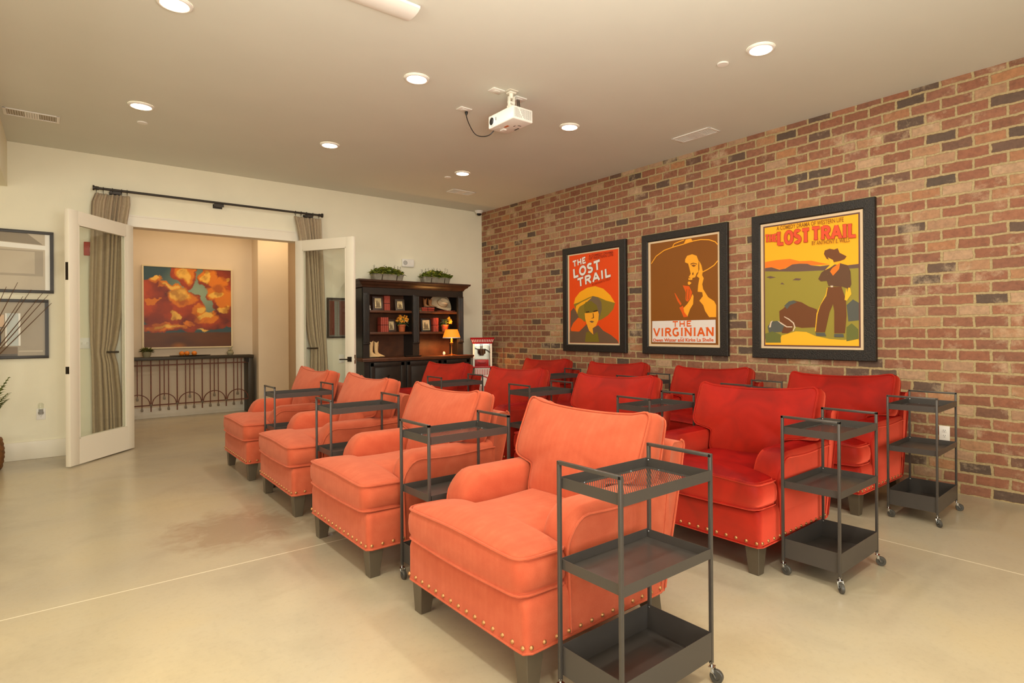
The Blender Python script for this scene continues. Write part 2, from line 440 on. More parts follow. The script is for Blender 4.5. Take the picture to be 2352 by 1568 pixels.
# clear glass: mostly see-through with a fresnel reflection
def glass(name, tint=(0.95, 0.965, 0.945), refl=1.0):
    m = bpy.data.materials.new(name); m.use_nodes = True
    nt = m.node_tree; nt.nodes.clear()
    out = nt.nodes.new('ShaderNodeOutputMaterial'); mixn = nt.nodes.new('ShaderNodeMixShader')
    tr = nt.nodes.new('ShaderNodeBsdfTransparent'); tr.inputs[0].default_value = tuple(tint) + (1,)
    gl = nt.nodes.new('ShaderNodeBsdfGlossy'); gl.inputs['Roughness'].default_value = 0.02
    lw = nt.nodes.new('ShaderNodeLayerWeight'); lw.inputs[0].default_value = 0.5
    pw = nt.nodes.new('ShaderNodeMath'); pw.operation = 'POWER'; pw.inputs[1].default_value = 5.0
    mr = nt.nodes.new('ShaderNodeMapRange'); mr.inputs['To Min'].default_value = 0.04; mr.inputs['To Max'].default_value = 0.9
    nt.links.new(lw.outputs['Facing'], pw.inputs[0]); nt.links.new(pw.outputs[0], mr.inputs['Value'])
    nt.links.new(mr.outputs[0], mixn.inputs[0]); nt.links.new(tr.outputs[0], mixn.inputs[1]); nt.links.new(gl.outputs[0], mixn.inputs[2])
    nt.links.new(mixn.outputs[0], out.inputs[0])
    return m
pane_glass = glass('pane_glass')

# lampshade: paper lit from inside by its own bulb
shade_mat = mat('lamp_shade_orange', (226, 132, 40), 0.7, emit=(255, 138, 24), emit_strength=0.75)

# ------------------------------------------------------------------ room shell
OX0, OX1, OZ = 0.56, 2.44, 2.495      # double door opening
mb = MB(); mb.bx(-3.0, 6.5, -2.6, 11.2, -0.1, 0.0); struct('floor', mb, floor_mat)
mb = MB(); mb.bx(-3.0, XR + 0.2, -2.6, YB + 0.15, H, H + 0.12); struct('ceiling', mb, ceil_paint)
mb = MB()
mb.bx(-3.0, OX0, YB, YB + 0.14, 0, H); mb.bx(OX1, XR + 0.2, YB, YB + 0.14, 0, H); mb.bx(OX0, OX1, YB, YB + 0.14, OZ, H)
struct('wall_back', mb, wall_paint)
mb = MB(); mb.bx(XR, XR + 0.2, -2.6, YB, 0, H); struct('wall_right', mb, brick_mat)
mb = MB(); mb.bx(-3.0, -2.85, -2.6, YB, 0, H); struct('wall_left', mb, wall_paint)
mb = MB()
mb.bx(-2.85, -1.1, -2.75, -2.6, 0, H); mb.bx(3.5, XR, -2.75, -2.6, 0, H); mb.bx(-1.1, 3.5, -2.75, -2.6, 0, 0.7); mb.bx(-1.1, 3.5, -2.75, -2.6, 2.7, H)
struct('wall_near', mb, wall_paint)
mb = MB(); mb.bx(-2.85, -0.395, -2.6, YB, 2.777, H - 0.001); struct('trim_1', mb, wall_paint)
# hall behind
HY = 10.6
mb = MB(); mb.bx(-1.6, 4.2, HY, HY + 0.1, 0, H)
mb.bx(2.465, 2.93, HY - 0.385, HY, 0, H)
mb.bx(3.6, 4.2, YB + 0.14, HY, 0, H); mb.bx(-1.6, -1.5, YB + 0.14, HY, 0, H)
struct('wall_hall', mb, hall_paint)
mb = MB(); mb.bx(-1.6, 4.2, YB + 0.14, HY + 0.1, H, H + 0.1); struct('ceiling_hall', mb, ceil_paint)
def baseboard(name, x0, x1, y, h=0.183, t=0.018):
    mb = MB(); mb.bx(x0, x1, y - t, y, 0, h, bevel=0.004); return struct(name, mb, trim_white)
baseboard('baseboard_left', -2.85, OX0 - 0.09, YB - 0.0005)
baseboard('baseboard_right', OX1 + 0.09, XR, YB - 0.0005)
baseboard('baseboard_hall', -1.5, 2.465, HY - 0.0005, 0.16)
baseboard('baseboard_column', 2.447, 2.948, HY - 0.3855, 0.16)
# casing of the opening: jambs and flat head casing
mb = MB()
mb.bx(OX0 - 0.09, OX0 + 0.004, YB - 0.02, YB + 0.16, 0, OZ)
mb.bx(OX1 - 0.004, OX1 + 0.09, YB - 0.02, YB + 0.16, 0, OZ)
mb.bx(OX0 - 0.10, OX1 + 0.10, YB - 0.022, YB + 0.16, OZ - 0.012, OZ + 0.10)
mb.bx(OX0 - 0.11, OX1 + 0.11, YB - 0.03, YB, OZ + 0.10, OZ + 0.118)
struct('trim_2', mb, trim_white)

# french doors: leaf in local x 0..w from the hinge, thickness along y
def french_leaf(name, hinge, free, side, handle):
    hv, fv = Vector((hinge[0], hinge[1], 0)), Vector((free[0], free[1], 0))
    w = (fv - hv).length
    ang = math.atan2(fv.y - hv.y, fv.x - hv.x)
    root = bpy.data.objects.new(name, None); C.objects.link(root)
    root.location = (hinge[0], hinge[1], 0); root.rotation_euler = (0, 0, ang); root['kind'] = 'structure'
    z0, z1, t = 0.012, 2.482, 0.044
    st, top, bot = 0.118, 0.125, 0.245
    y0, y1 = (0, t) if side > 0 else (-t, 0)
    mb = MB()
    mb.bx(0, st, y0, y1, z0, z1, bevel=0.003); mb.bx(w - st, w, y0, y1, z0, z1, bevel=0.003)
    mb.bx(st - 0.002, w - st + 0.002, y0 + 0.0005, y1 - 0.0005, z1 - top, z1 - 0.001); mb.bx(st - 0.002, w - st + 0.002, y0 + 0.0005, y1 - 0.0005, z0 + 0.001, z0 + bot)
    # glazing beads
    for yy in (y0 + 0.006, y1 - 0.006):
        for a, b_, c_, d_ in ((st, st + 0.014, z0 + bot, z1 - top), (w - st - 0.014, w - st, z0 + bot, z1 - top)):
            mb.bx(a, b_, yy - 0.005, yy + 0.005, c_, d_)
        mb.bx(st, w - st, yy - 0.005, yy + 0.005, z0 + bot, z0 + bot + 0.014); mb.bx(st, w - st, yy - 0.005, yy + 0.005, z1 - top - 0.014, z1 - top)
    mb.build('door_frame', trim_white, root)
    ym = (y0 + y1) / 2
    mb = MB(); mb.bx(st, w - st, ym - 0.002, ym + 0.002, z0 + bot, z1 - top); mb.build('glass_pane', pane_glass, root)
    for zz in (0.25, 1.25, 2.2):
        mb = MB(); mb.lathe([(0.008, 0), (0.008, 0.1)], (-0.004, ym + (0.026 if side > 0 else -0.026) * 0, zz), 10); mb.build('hinge', bronze, root)
    if handle:
        mb = MB()
        for s in (-1, 1):
            yy = y1 if s > 0 else y0
            mb.box((w - 0.06, yy + s * 0.006, 0.945), (0.062, 0.012, 0.062), bevel=0.003)
            mb.tube([(w - 0.06, yy + s * 0.01, 0.945), (w - 0.06, yy + s * 0.05, 0.945)], 0.009, 10)
            mb.tube([(w - 0.055, yy + s * 0.05, 0.945), (w - 0.10, yy + s * 0.052, 0.945), (w - 0.175, yy + s * 0.052, 0.943)], 0.008, 10)
        mb.build('handle', bronze, root)
        mb = MB(); mb.bx(w - 0.0005, w + 0.0015, ym - 0.012, ym + 0.012, 0.89, 1.0); mb.box((w + 0.004, ym, 0.945), (0.01, 0.012, 0.02))
        mb.build('latch', steel, root)
    else:
        mb = MB(); mb.bx(w - 0.0005, w + 0.0018, ym - 0.012, ym + 0.012, 1.80, 1.97); mb.build('flush_bolt', bronze, root)
        mb = MB(); mb.bx(w - 0.0005, w + 0.0018, ym - 0.016, ym + 0.016, 0.90, 0.97); mb.build('strike_plate', bronze, root)
    return root
french_leaf('door_1', (0.600, 7.945), (0.040, 7.205), +1, False)
french_leaf('door_2', (2.400, 7.945), (2.842, 7.108), -1, True)
# ------------------------------------------------------------------ armchairs
def resample(pts, n):
    P = [Vector(p) for p in pts]; P.append(P[0])
    L = [0]
    for a, b in zip(P, P[1:]): L.append(L[-1] + (b - a).length)
    out = []; k = 0
    for i in range(n):
        d = L[-1] * i / n
        while L[k + 1] < d: k += 1
        t = (d - L[k]) / max(L[k + 1] - L[k], 1e-9)
        out.append(tuple(P[k].lerp(P[k + 1], t)))
    return out

def cushion(outline, center, t, crown_top, crown_bot, place, n=120, bulge=0.012, edge=None):
    """pillow slab: outline (a,b), thickness along c; place(a,b,c)->xyz; edge(a,b) offsets the outline"""
    ol = resample(outline, n)
    cx, cy = center
    steps = [1.0, 0.984, 0.965, 0.93, 0.88, 0.82, 0.70, 0.55, 0.38, 0.2]
    def prof(s): return (1 - s ** 2.6) ** 0.8 - (0.16 if s == 0.984 else 0.0) if s < 1 else 0.0
    def ring(s, c):
        r = []
        for a, b in ol:
            x, y = cx + (a - cx) * s, cy + (b - cy) * s
            r.append(place(x, y, c))
        return r
    rings = [ring(s, -t / 2 - crown_bot * prof(s)) for s in reversed(steps)]
    # side wall with a gentle bulge
    for f in (-0.42, -0.30, 0.0, 0.30, 0.42):
        bl = 0.988 if abs(f) == 0.42 else 1 + bulge * (1 - (f * 2) ** 2) / 0.4
        rings.append(ring(bl, t * f))
    rings += [ring(s, t / 2 + crown_top * prof(s)) for s in steps]
    mb = MB()
    mb.loft(rings, False)
    bm = mb.bm; bm.verts.ensure_lookup_table()
    nv = len(ol)
    first = bm.verts[:nv]; last = bm.verts[-nv:]
    c0 = bm.verts.new(place(cx, cy, -t / 2 - crown_bot)); c1 = bm.verts.new(place(cx, cy, t / 2 + crown_top))
    for i in range(nv):
        mb.face((first[(i + 1) % nv], first[i], c0)); mb.face((last[i], last[(i + 1) % nv], c1))
    pipe = [[place(a, b, s * t / 2) for a, b in ol] for s in (1, -1)]
    return mb, pipe

CW = 0.435
ARM_IN = 0.268
def smoothstep(a, b, x):
    x = min(1, max(0, (x - a) / (b - a))); return x * x * (3 - 2 * x)

def make_chair(fab, seed):
    rnd = random.Random(seed)
    t = thing('armchair', 'armchair', 'armchair')
    # base: rounded box with a raked rear
    mb = MB()
    rp_ = lambda x1, ins: round_poly([(ins, -CW + ins), (ins, CW - ins), (x1, CW - ins), (x1, -CW + ins)], [0.03, 0.03, 0.02, 0.02], 5)
    rings = []
    for z, x1, ins in ((0.150, 0.757, 0.006), (0.156, 0.760, 0.0), (0.25, 0.783, 0.0), (0.300, 0.797, 0.0), (0.320, 0.801, 0.004), (0.334, 0.804, 0.013), (0.342, 0.806, 0.026), (0.345, 0.806, 0.045)):
        rings.append([(a, b, z) for a, b in rp_(x1, ins)])
    mb.loft(rings, True)
    base = mb.build('base', fab, t)
    mb = MB()
    loop = [(a, b, 0.155) for a, b in resample(round_poly([(-0.002, -CW - 0.002), (-0.002, CW + 0.002), (0.762, CW + 0.002), (0.762, -CW - 0.002)], 0.03, 5), 90)]
    mb.tube(loop, 0.0055, 6, closed=True)
    mb.build('piping', fab, base)
    # arms: loaf section swept back, rounded front
    for s in (-1, 1):
        mb = MB()
        x0, x1, Rr = 0.205, 0.80, 0.105
        rings = []
        xs = [x0 + 0.0, x0 + 0.004, x0 + 0.014, x0 + 0.03, x0 + 0.05, x0 + 0.075, x0 + 0.105] + [x0 + 0.105 + (x1 - x0 - 0.105) * k / 8 for k in range(1, 9)]
        pipe = []
        for i, x in enumerate(xs):
            q = min(1, (x - x0) / Rr)
            hz = math.sqrt(max(0, 1 - (1 - q) ** 2))
            zp = 0.455 + 0.128 * hz - 0.010 * math.sin(PI * min(1, max(0, (x - 0.3) / 0.42))) # outer edge height
            zt = 0.475 + 0.150 * hz
            ins = 0.012 * (1 - min(1, (x - x0) / 0.02))
            vo, vi = CW + 0.001 - ins, ARM_IN + ins
            ring = [(x, s * vo, 0.30), (x, s * vo, zp - 0.06), (x, s * vo, zp)]
            for k in range(1, 8):
                th = PI * k / 8
                cc = math.cos(th)
                vm, hw = (vo + vi) / 2, (vo - vi) / 2
                zz = (zp if k <= 4 else zt - 0.055)
                ring.append((x, s * (vm + hw * (abs(cc) ** 0.75) * (1 if cc > 0 else -1) + 0.006 * (k > 4)), zz + (zt - zz) * math.sin(th) ** 0.8))
            ring += [(x, s * (vi + 0.0), zt - 0.07), (x, s * vi, 0.40), (x, s * vi, 0.30)]
            rings.append(ring)
            pipe.append((x, s * (CW + 0.001 - ins * 0.6), zp))
        mb.loft(rings, True)
        arm = mb.build('arm', fab, t, angle=50)
        mb = MB()
        pth = [(x0 + 0.006, s * (CW + 0.002), 0.165), (x0 + 0.003, s * (CW + 0.002), 0.30), (x0 + 0.001, s * (CW - 0.003), 0.42)] + pipe
        mb.tube(pth, 0.0055, 6)
        mb.build('piping', fab, arm)
    # back frame with raked rear
    mb = MB()
    prof = [(0.735, 0.16), (0.760, 0.40), (0.800, 0.70), (0.818, 0.775), (0.835, 0.792), (0.885, 0.792), (0.902, 0.782), (0.906, 0.765), (0.875, 0.62), (0.815, 0.38), (0.764, 0.16)]
    rings = []
    for v, ins in ((-CW + 0.0, 0.012), (-CW - 0.003, 0.004), (-CW - 0.004, 0.0), (-0.2, 0), (0, 0), (0.2, 0), (CW + 0.004, 0.0), (CW + 0.003, 0.004), (CW, 0.012)):
        cx, cz = 0.82, 0.5
        rings.append([(cx + (a - cx) * (1 - ins * 6), v, cz + (b_ - cz) * (1 - ins * 2.2) + (0.006 * math.cos(v * 3) - 0.006)) for a, b_ in prof])
    mb.loft(rings, True)
    bf = mb.build('back', fab, t, angle=50)
    for s in (-1, 1):
        mb = MB()
        mb.tube([(a, s * (CW + 0.005), b_) for a, b_ in [(0.766, 0.17), (0.815, 0.38), (0.875, 0.62), (0.906, 0.765), (0.902, 0.783), (0.885, 0.794)]], 0.005, 6)
        mb.build('piping', fab, bf)
    # T seat cushion
    o = round_poly([(0.0, -0.422), (0.0, 0.422), (0.192, 0.418), (0.196, 0.258), (0.66, 0.258), (0.66, -0.258), (0.196, -0.258), (0.192, -0.418)],
                   [0.05, 0.05, 0.035, 0.02, 0.03, 0.03, 0.02, 0.035], 6)
    ph = rnd.uniform(0, 6)
    def pl(a, b, c):
        z = 0.4125 + c + 0.004 * math.sin(b * 9 + ph) * (c > 0) + 0.004 * math.sin(a * 11 + ph)
        if a < 0.06 and abs(c) <= 0.0691: z += 0.005 * math.cos(b * 3.7) * (1 if c > 0 else -0.9)
        return (a + (0.018 if a > 0.1 else -0.012 + 0.30 * max(0, a)) - 0.010 * math.cos(b * 3.5) * (a < 0.1), b, z)
    mb, pipes = cushion(o, (0.13, 0.0), 0.132, 0.050, 0.0, pl)
    sc = mb.build('seat_cushion', fab, t, angle=60)
    for p in pipes:
        mb = MB(); mb.tube(p, 0.0058, 6, closed=True); mb.build('piping', fab, sc)
    # T back cushion, leaning
    o = round_poly([(-0.245, 0.0), (0.245, 0.0), (0.25, 0.145), (0.415, 0.175), (0.412, 0.475), (-0.412, 0.475), (-0.415, 0.175), (-0.25, 0.145)],
                   [0.05, 0.05, 0.03, 0.06, 0.045, 0.045, 0.06, 0.03], 6)
    lean = R(18.0)
    sag = rnd.uniform(0.020, 0.034)
    off = rnd.uniform(-0.10, 0.10)
    def pb(a, b, c):
        u = (a - off) / 0.42
        f = smoothstep(0.25, 0.47, b)
        w = b - sag * f * max(0, 1 - abs(u) ** 2.2) + 0.012 * f * smoothstep(0.30, 0.41, abs(a))
        fx = c * (1 - 0.18 * f)     # a little thinner along the top
        d = 0.07 - fx               # c>0 is the front face
        belly = -0.012 * math.cos(a * 3.2) * math.sin(min(1, b / 0.47) * PI) * (c > 0)
        return (0.552 + w * math.sin(lean) + (d + belly) * math.cos(lean) * 1.0, a, 0.478 + w * math.cos(lean) - (d + belly) * math.sin(lean))
    mb, pipes = cushion(o, (0.0, 0.28), 0.135, 0.042, 0.012, pb)
    bc = mb.build('back_cushion', fab, t, angle=60)
    for p in pipes:
        mb = MB(); mb.tube(p, 0.0058, 6, closed=True); mb.build('piping', fab, bc)
    # legs
    for x, s, dx in ((0.0, -1, 0), (0.0, 1, 0), (0.70, -1, 0.035), (0.70, 1, 0.035)):
        mb = MB()
        a0, a1 = (0.014, 0.096) if x == 0 else (0.675, 0.752)
        b0, b1 = 0.034, 0.090
        if x: a0b, a1b = a0 + 0.060, a1 + 0.030
        else: a0b, a1b = a0 + 0.008, a1 - 0.022
        o0, o1 = s * (CW - 0.014), s * (CW - 0.096)
        o0b, o1b = s * (CW - 0.020), s * (CW - 0.078)
        mb.loft([[(a0b, o0b, 0), (a1b, o0b, 0), (a1b, o1b, 0), (a0b, o1b, 0)], [(a0, o0, 0.151), (a1, o0, 0.151), (a1, o1, 0.151), (a0, o1, 0.151)]], True)
        bmesh.ops.recalc_face_normals(mb.bm, faces=mb.bm.faces[:])
        bmesh.ops.bevel(mb.bm, geom=mb.bm.edges[:], offset=0.0025, segments=1, affect='EDGES')
        mb.build('leg', leg_brown, t, angle=20)
    # nailheads along the front and the near side, one object each
    mb = MB(); mb.lathe([(0.0092, 0), (0.0086, 0.003), (0.0062, 0.0058), (0.003, 0.0072), (0.0005, 0.0075)], (0, 0, 0), 10)
    nail = mb.build('nailhead', brass_nail, t)
    first = True
    spots = [(-0.0005, -0.418 + 0.0598 * k, 0) for k in range(15)] + [(0.024 + 0.0593 * k, -CW - 0.0005, 1) for k in range(13)]
    for x, y, side in spots:
        o = nail if first else nail.copy()
        if not first: C.objects.link(o)
        first = False
        o.parent = t
        o.location = (x, y, 0.175)
        o.rotation_euler = (R(90), 0, 0) if side else (0, R(-90), 0)
    return t

chair_linen = make_chair(linen, 3)
chair_velvet = make_chair(velvet, 11)
ROWS = [
    (chair_linen, 'front row of armchairs', [
        (1.225, 2.022, 0.6, 'woven coral linen armchair nearest the camera, front row, beside the nearest metal cart'),
        (1.205, 3.318, 0.0, 'woven coral linen armchair second from the camera in the front row'),
        (1.222, 4.622, -0.4, 'woven coral linen armchair third from the camera in the front row'),
        (1.224, 5.915, 0.0, 'woven coral linen armchair farthest from the camera, front row, nearest the open doors')]),
    (chair_velvet, 'middle row of armchairs', [
        (2.747, 2.012, 0.0, 'red velvet armchair nearest the camera in the middle row'),
        (2.747, 3.262, 0.5, 'red velvet armchair second from the camera in the middle row'),
        (2.735, 4.595, -0.5, 'red velvet armchair third from the camera in the middle row'),
        (2.740, 5.945, 0.0, 'red velvet armchair at the far end of the middle row before the black hutch')]),
    (chair_velvet, 'rear row of armchairs', [
        (4.155, 2.075, 0.0, 'dark red velvet armchair nearest the camera in the row along the brick wall'),
        (4.135, 3.290, 0.0, 'dark red velvet armchair second from the camera in the row along the brick wall'),
        (4.125, 4.530, 0.6, 'dark red velvet armchair third from the camera in the row along the brick wall'),
        (4.120, 5.785, 0.0, 'dark red velvet armchair farthest from the camera in the row along the brick wall')]),
]
used = set()
for proto, grp, spots in ROWS:
    for x, y, rz, label in spots:
        if proto.name in used: o = copy_tree(proto)
        else: o = proto; used.add(proto.name)
        o.location = (x, y, 0); o.rotation_euler = (0, 0, R(rz))
        tag(o, label, 'armchair', grp)

# ------------------------------------------------------------------ three-shelf metal carts
CL, CWD = 0.495, 0.300
def make_cart():
    t = thing('cart', 'cart', 'cart')
    pw = 0.013
    xs, ys = CL / 2 - pw / 2, CWD / 2 - pw / 2
    for sx in (-1, 1):
        mb = MB()
        x = sx * xs
        for sy in (-1, 1):
            mb.bx(x - pw / 2, x + pw / 2, sy * ys - pw / 2, sy * ys + pw / 2, 0.066, 0.8299, bevel=0.0012)
        mb.bx(x - pw / 2, x + pw / 2, -ys - pw / 2, ys + pw / 2, 0.817, 0.83, bevel=0.0012)
        for sy in (-1, 1):   # bolts seen inside the trays
            for zz in (0.762, 0.476, 0.172):
                mb.lathe([(0.004, 0), (0.004, 0.003), (0.0015, 0.0042)], (x - sx * (pw / 2 + 0.0005), sy * (ys - 0.004), zz), 8, 1, Matrix.Rotation(R(-90 * sx), 3, 'Y'))
        mb.build('handle_frame', [cart_grey, chrome], t)
    def tray(name, z0, z1, mesh):
        mb = MB()
        hx, hy, th = CL / 2 - pw - 0.0003 + 0.002, CWD / 2 - 0.001, 0.0016
        hx = CL / 2 - pw - 0.0005
        mb.bx(-hx, hx, -hy, -hy + th, z0, z1); mb.bx(-hx, hx, hy - th, hy, z0, z1)
        mb.bx(-hx, -hx + th, -hy, hy, z0, z1 - 0.0003); mb.bx(hx - th, hx, -hy, hy, z0, z1 - 0.0003)
        if not mesh:
            mb.bx(-hx + th, hx - th, -hy + th, hy - th, z0 + 0.001, z0 + 0.003)
        else:
            bx_, by_ = hx - 0.024, hy - 0.022
            zz0, zz1 = z0 + 0.001, z0 + 0.0028
            mb.bx(-hx + th, -bx_, -hy + th, hy - th, zz0, zz1); mb.bx(bx_, hx - th, -hy + th, hy - th, zz0, zz1)
            mb.bx(-bx_, bx_, -hy + th, -by_, zz0, zz1); mb.bx(-bx_, bx_, by_, hy - th, zz0, zz1)
            # slanted strips of the expanded mesh
            pitch, wd = 0.0075, 0.0030
            d = -(bx_ + by_)
            while d < bx_ + by_:
                # line x - y = d clipped to the opening
                pts = []
                for yv in (-by_, by_):
                    xv = yv + d
                    if -bx_ <= xv <= bx_: pts.append((xv, yv))
                for xv in (-bx_, bx_):
                    yv = xv - d
                    if -by_ < yv < by_: pts.append((xv, yv))
                if len(pts) >= 2:
                    a, b_ = pts[0], pts[1]
                    if (a[0] - b_[0]) ** 2 + (a[1] - b_[1]) ** 2 > 1e-5:
                        mb.bar((a[0], a[1], z0 + 0.0019), (b_[0], b_[1], z0 + 0.0019), wd, 0.0016)
                d += pitch * 1.414
            for fx in (-0.6, 0.6):
                mb.lathe([(0.0035, 0), (0.0035, 0.002), (0.001, 0.003)], (fx * bx_, by_ + 0.010, zz1), 8, 1)
                mb.lathe([(0.0035, 0), (0.0035, 0.002), (0.001, 0.003)], (bx_ + 0.010, fx * by_, zz1), 8, 1)
        mb.build(name, [cart_grey, chrome], t)
    tray('mesh_tray', 0.733, 0.771, True)
    tray('middle_tray', 0.450, 0.486, False)
    tray('deep_tray', 0.083, 0.183, False)
    rnd = random.Random(5)
    for sx in (-1, 1):
        for sy in (-1, 1):
            a = rnd.uniform(0, 2 * PI)
            M = Matrix.Translation((sx * xs, sy * ys, 0)) @ Matrix.Rotation(a, 4, 'Z')
            mb = MB()
            mb.lathe([(0.005, 0.056), (0.005, 0.068), (0.0075, 0.068), (0.0075, 0.072)], (0, 0, 0), 10)
            for w in (-1, 1):
                mb.bx(0.0, 0.012, w * 0.0105 - 0.001, w * 0.0105 + 0.001, 0.036, 0.056); mb.bar((0.004, w * 0.0105, 0.05), (0.020, w * 0.0105, 0.024), 0.010, 0.002)
            mb.bx(-0.008, 0.013, -0.0115, 0.0115, 0.054, 0.057)
            mb.xf(M)
            cst = mb.build('caster', chrome, t)
            mb = MB()
            mb.lathe([(0.0225, -0.0085), (0.0245, -0.006), (0.0245, 0.006), (0.0225, 0.0085), (0.013, 0.0088), (0.012, 0.006), (0.004, 0.006), (0.004, 0.0095)][::1], (0.019, 0, 0.0245), 20, 0, Matrix.Rotation(R(90), 3, 'X'))
            mb.xf(M)
            mb.build('wheel', wheel_grey, cst)
    return t
cart0 = make_cart()
CARTS = [
    (1.569, 1.376, 0.4, 'dark grey metal cart nearest the camera, its mesh top tray in full view', 'carts of the front row'),
    (1.602, 2.664, 1.0, 'dark grey metal cart between the first and second coral armchairs', 'carts of the front row'),
    (1.619, 4.022, -0.3, 'dark grey metal cart between the second and third coral armchairs', 'carts of the front row'),
    (1.605, 5.300, 0.7, 'dark grey metal cart before the coral armchair farthest from the camera', 'carts of the front row'),
    (3.143, 1.393, 1.1, 'dark grey metal cart standing on open floor beside the nearest middle-row velvet armchair', 'carts of the middle row'),
    (3.214, 2.631, -0.3, 'dark grey metal cart half hidden behind the nearest middle-row velvet armchair', 'carts of the middle row'),
    (3.227, 3.927, 0.0, 'dark grey metal cart beside the third red velvet armchair of the middle row', 'carts of the middle row'),
    (3.130, 5.206, -1.0, 'dark grey metal cart before the far middle-row armchair near the popcorn machine', 'carts of the middle row'),
    (4.574, 1.396, 2.6, 'dark grey metal cart closest to the brick wall and its outlet', 'carts of the rear row'),
    (4.563, 2.685, -0.2, 'dark grey metal cart between the first and second brick-wall armchairs, top handle visible', 'carts of the rear row'),
    (4.586, 3.920, -0.7, 'dark grey metal cart between the second and third brick-wall armchairs', 'carts of the rear row'),
    (4.491, 5.160, -1.1, 'dark grey metal cart beside the brick-wall armchair farthest from the camera', 'carts of the rear row'),
]
for i, (x, y, rz, label, grp) in enumerate(CARTS):
    o = cart0 if i == 0 else copy_tree(cart0)
    o.location = (x, y, 0); o.rotation_euler = (0, 0, R(rz))
    tag(o, label, 'cart', grp)
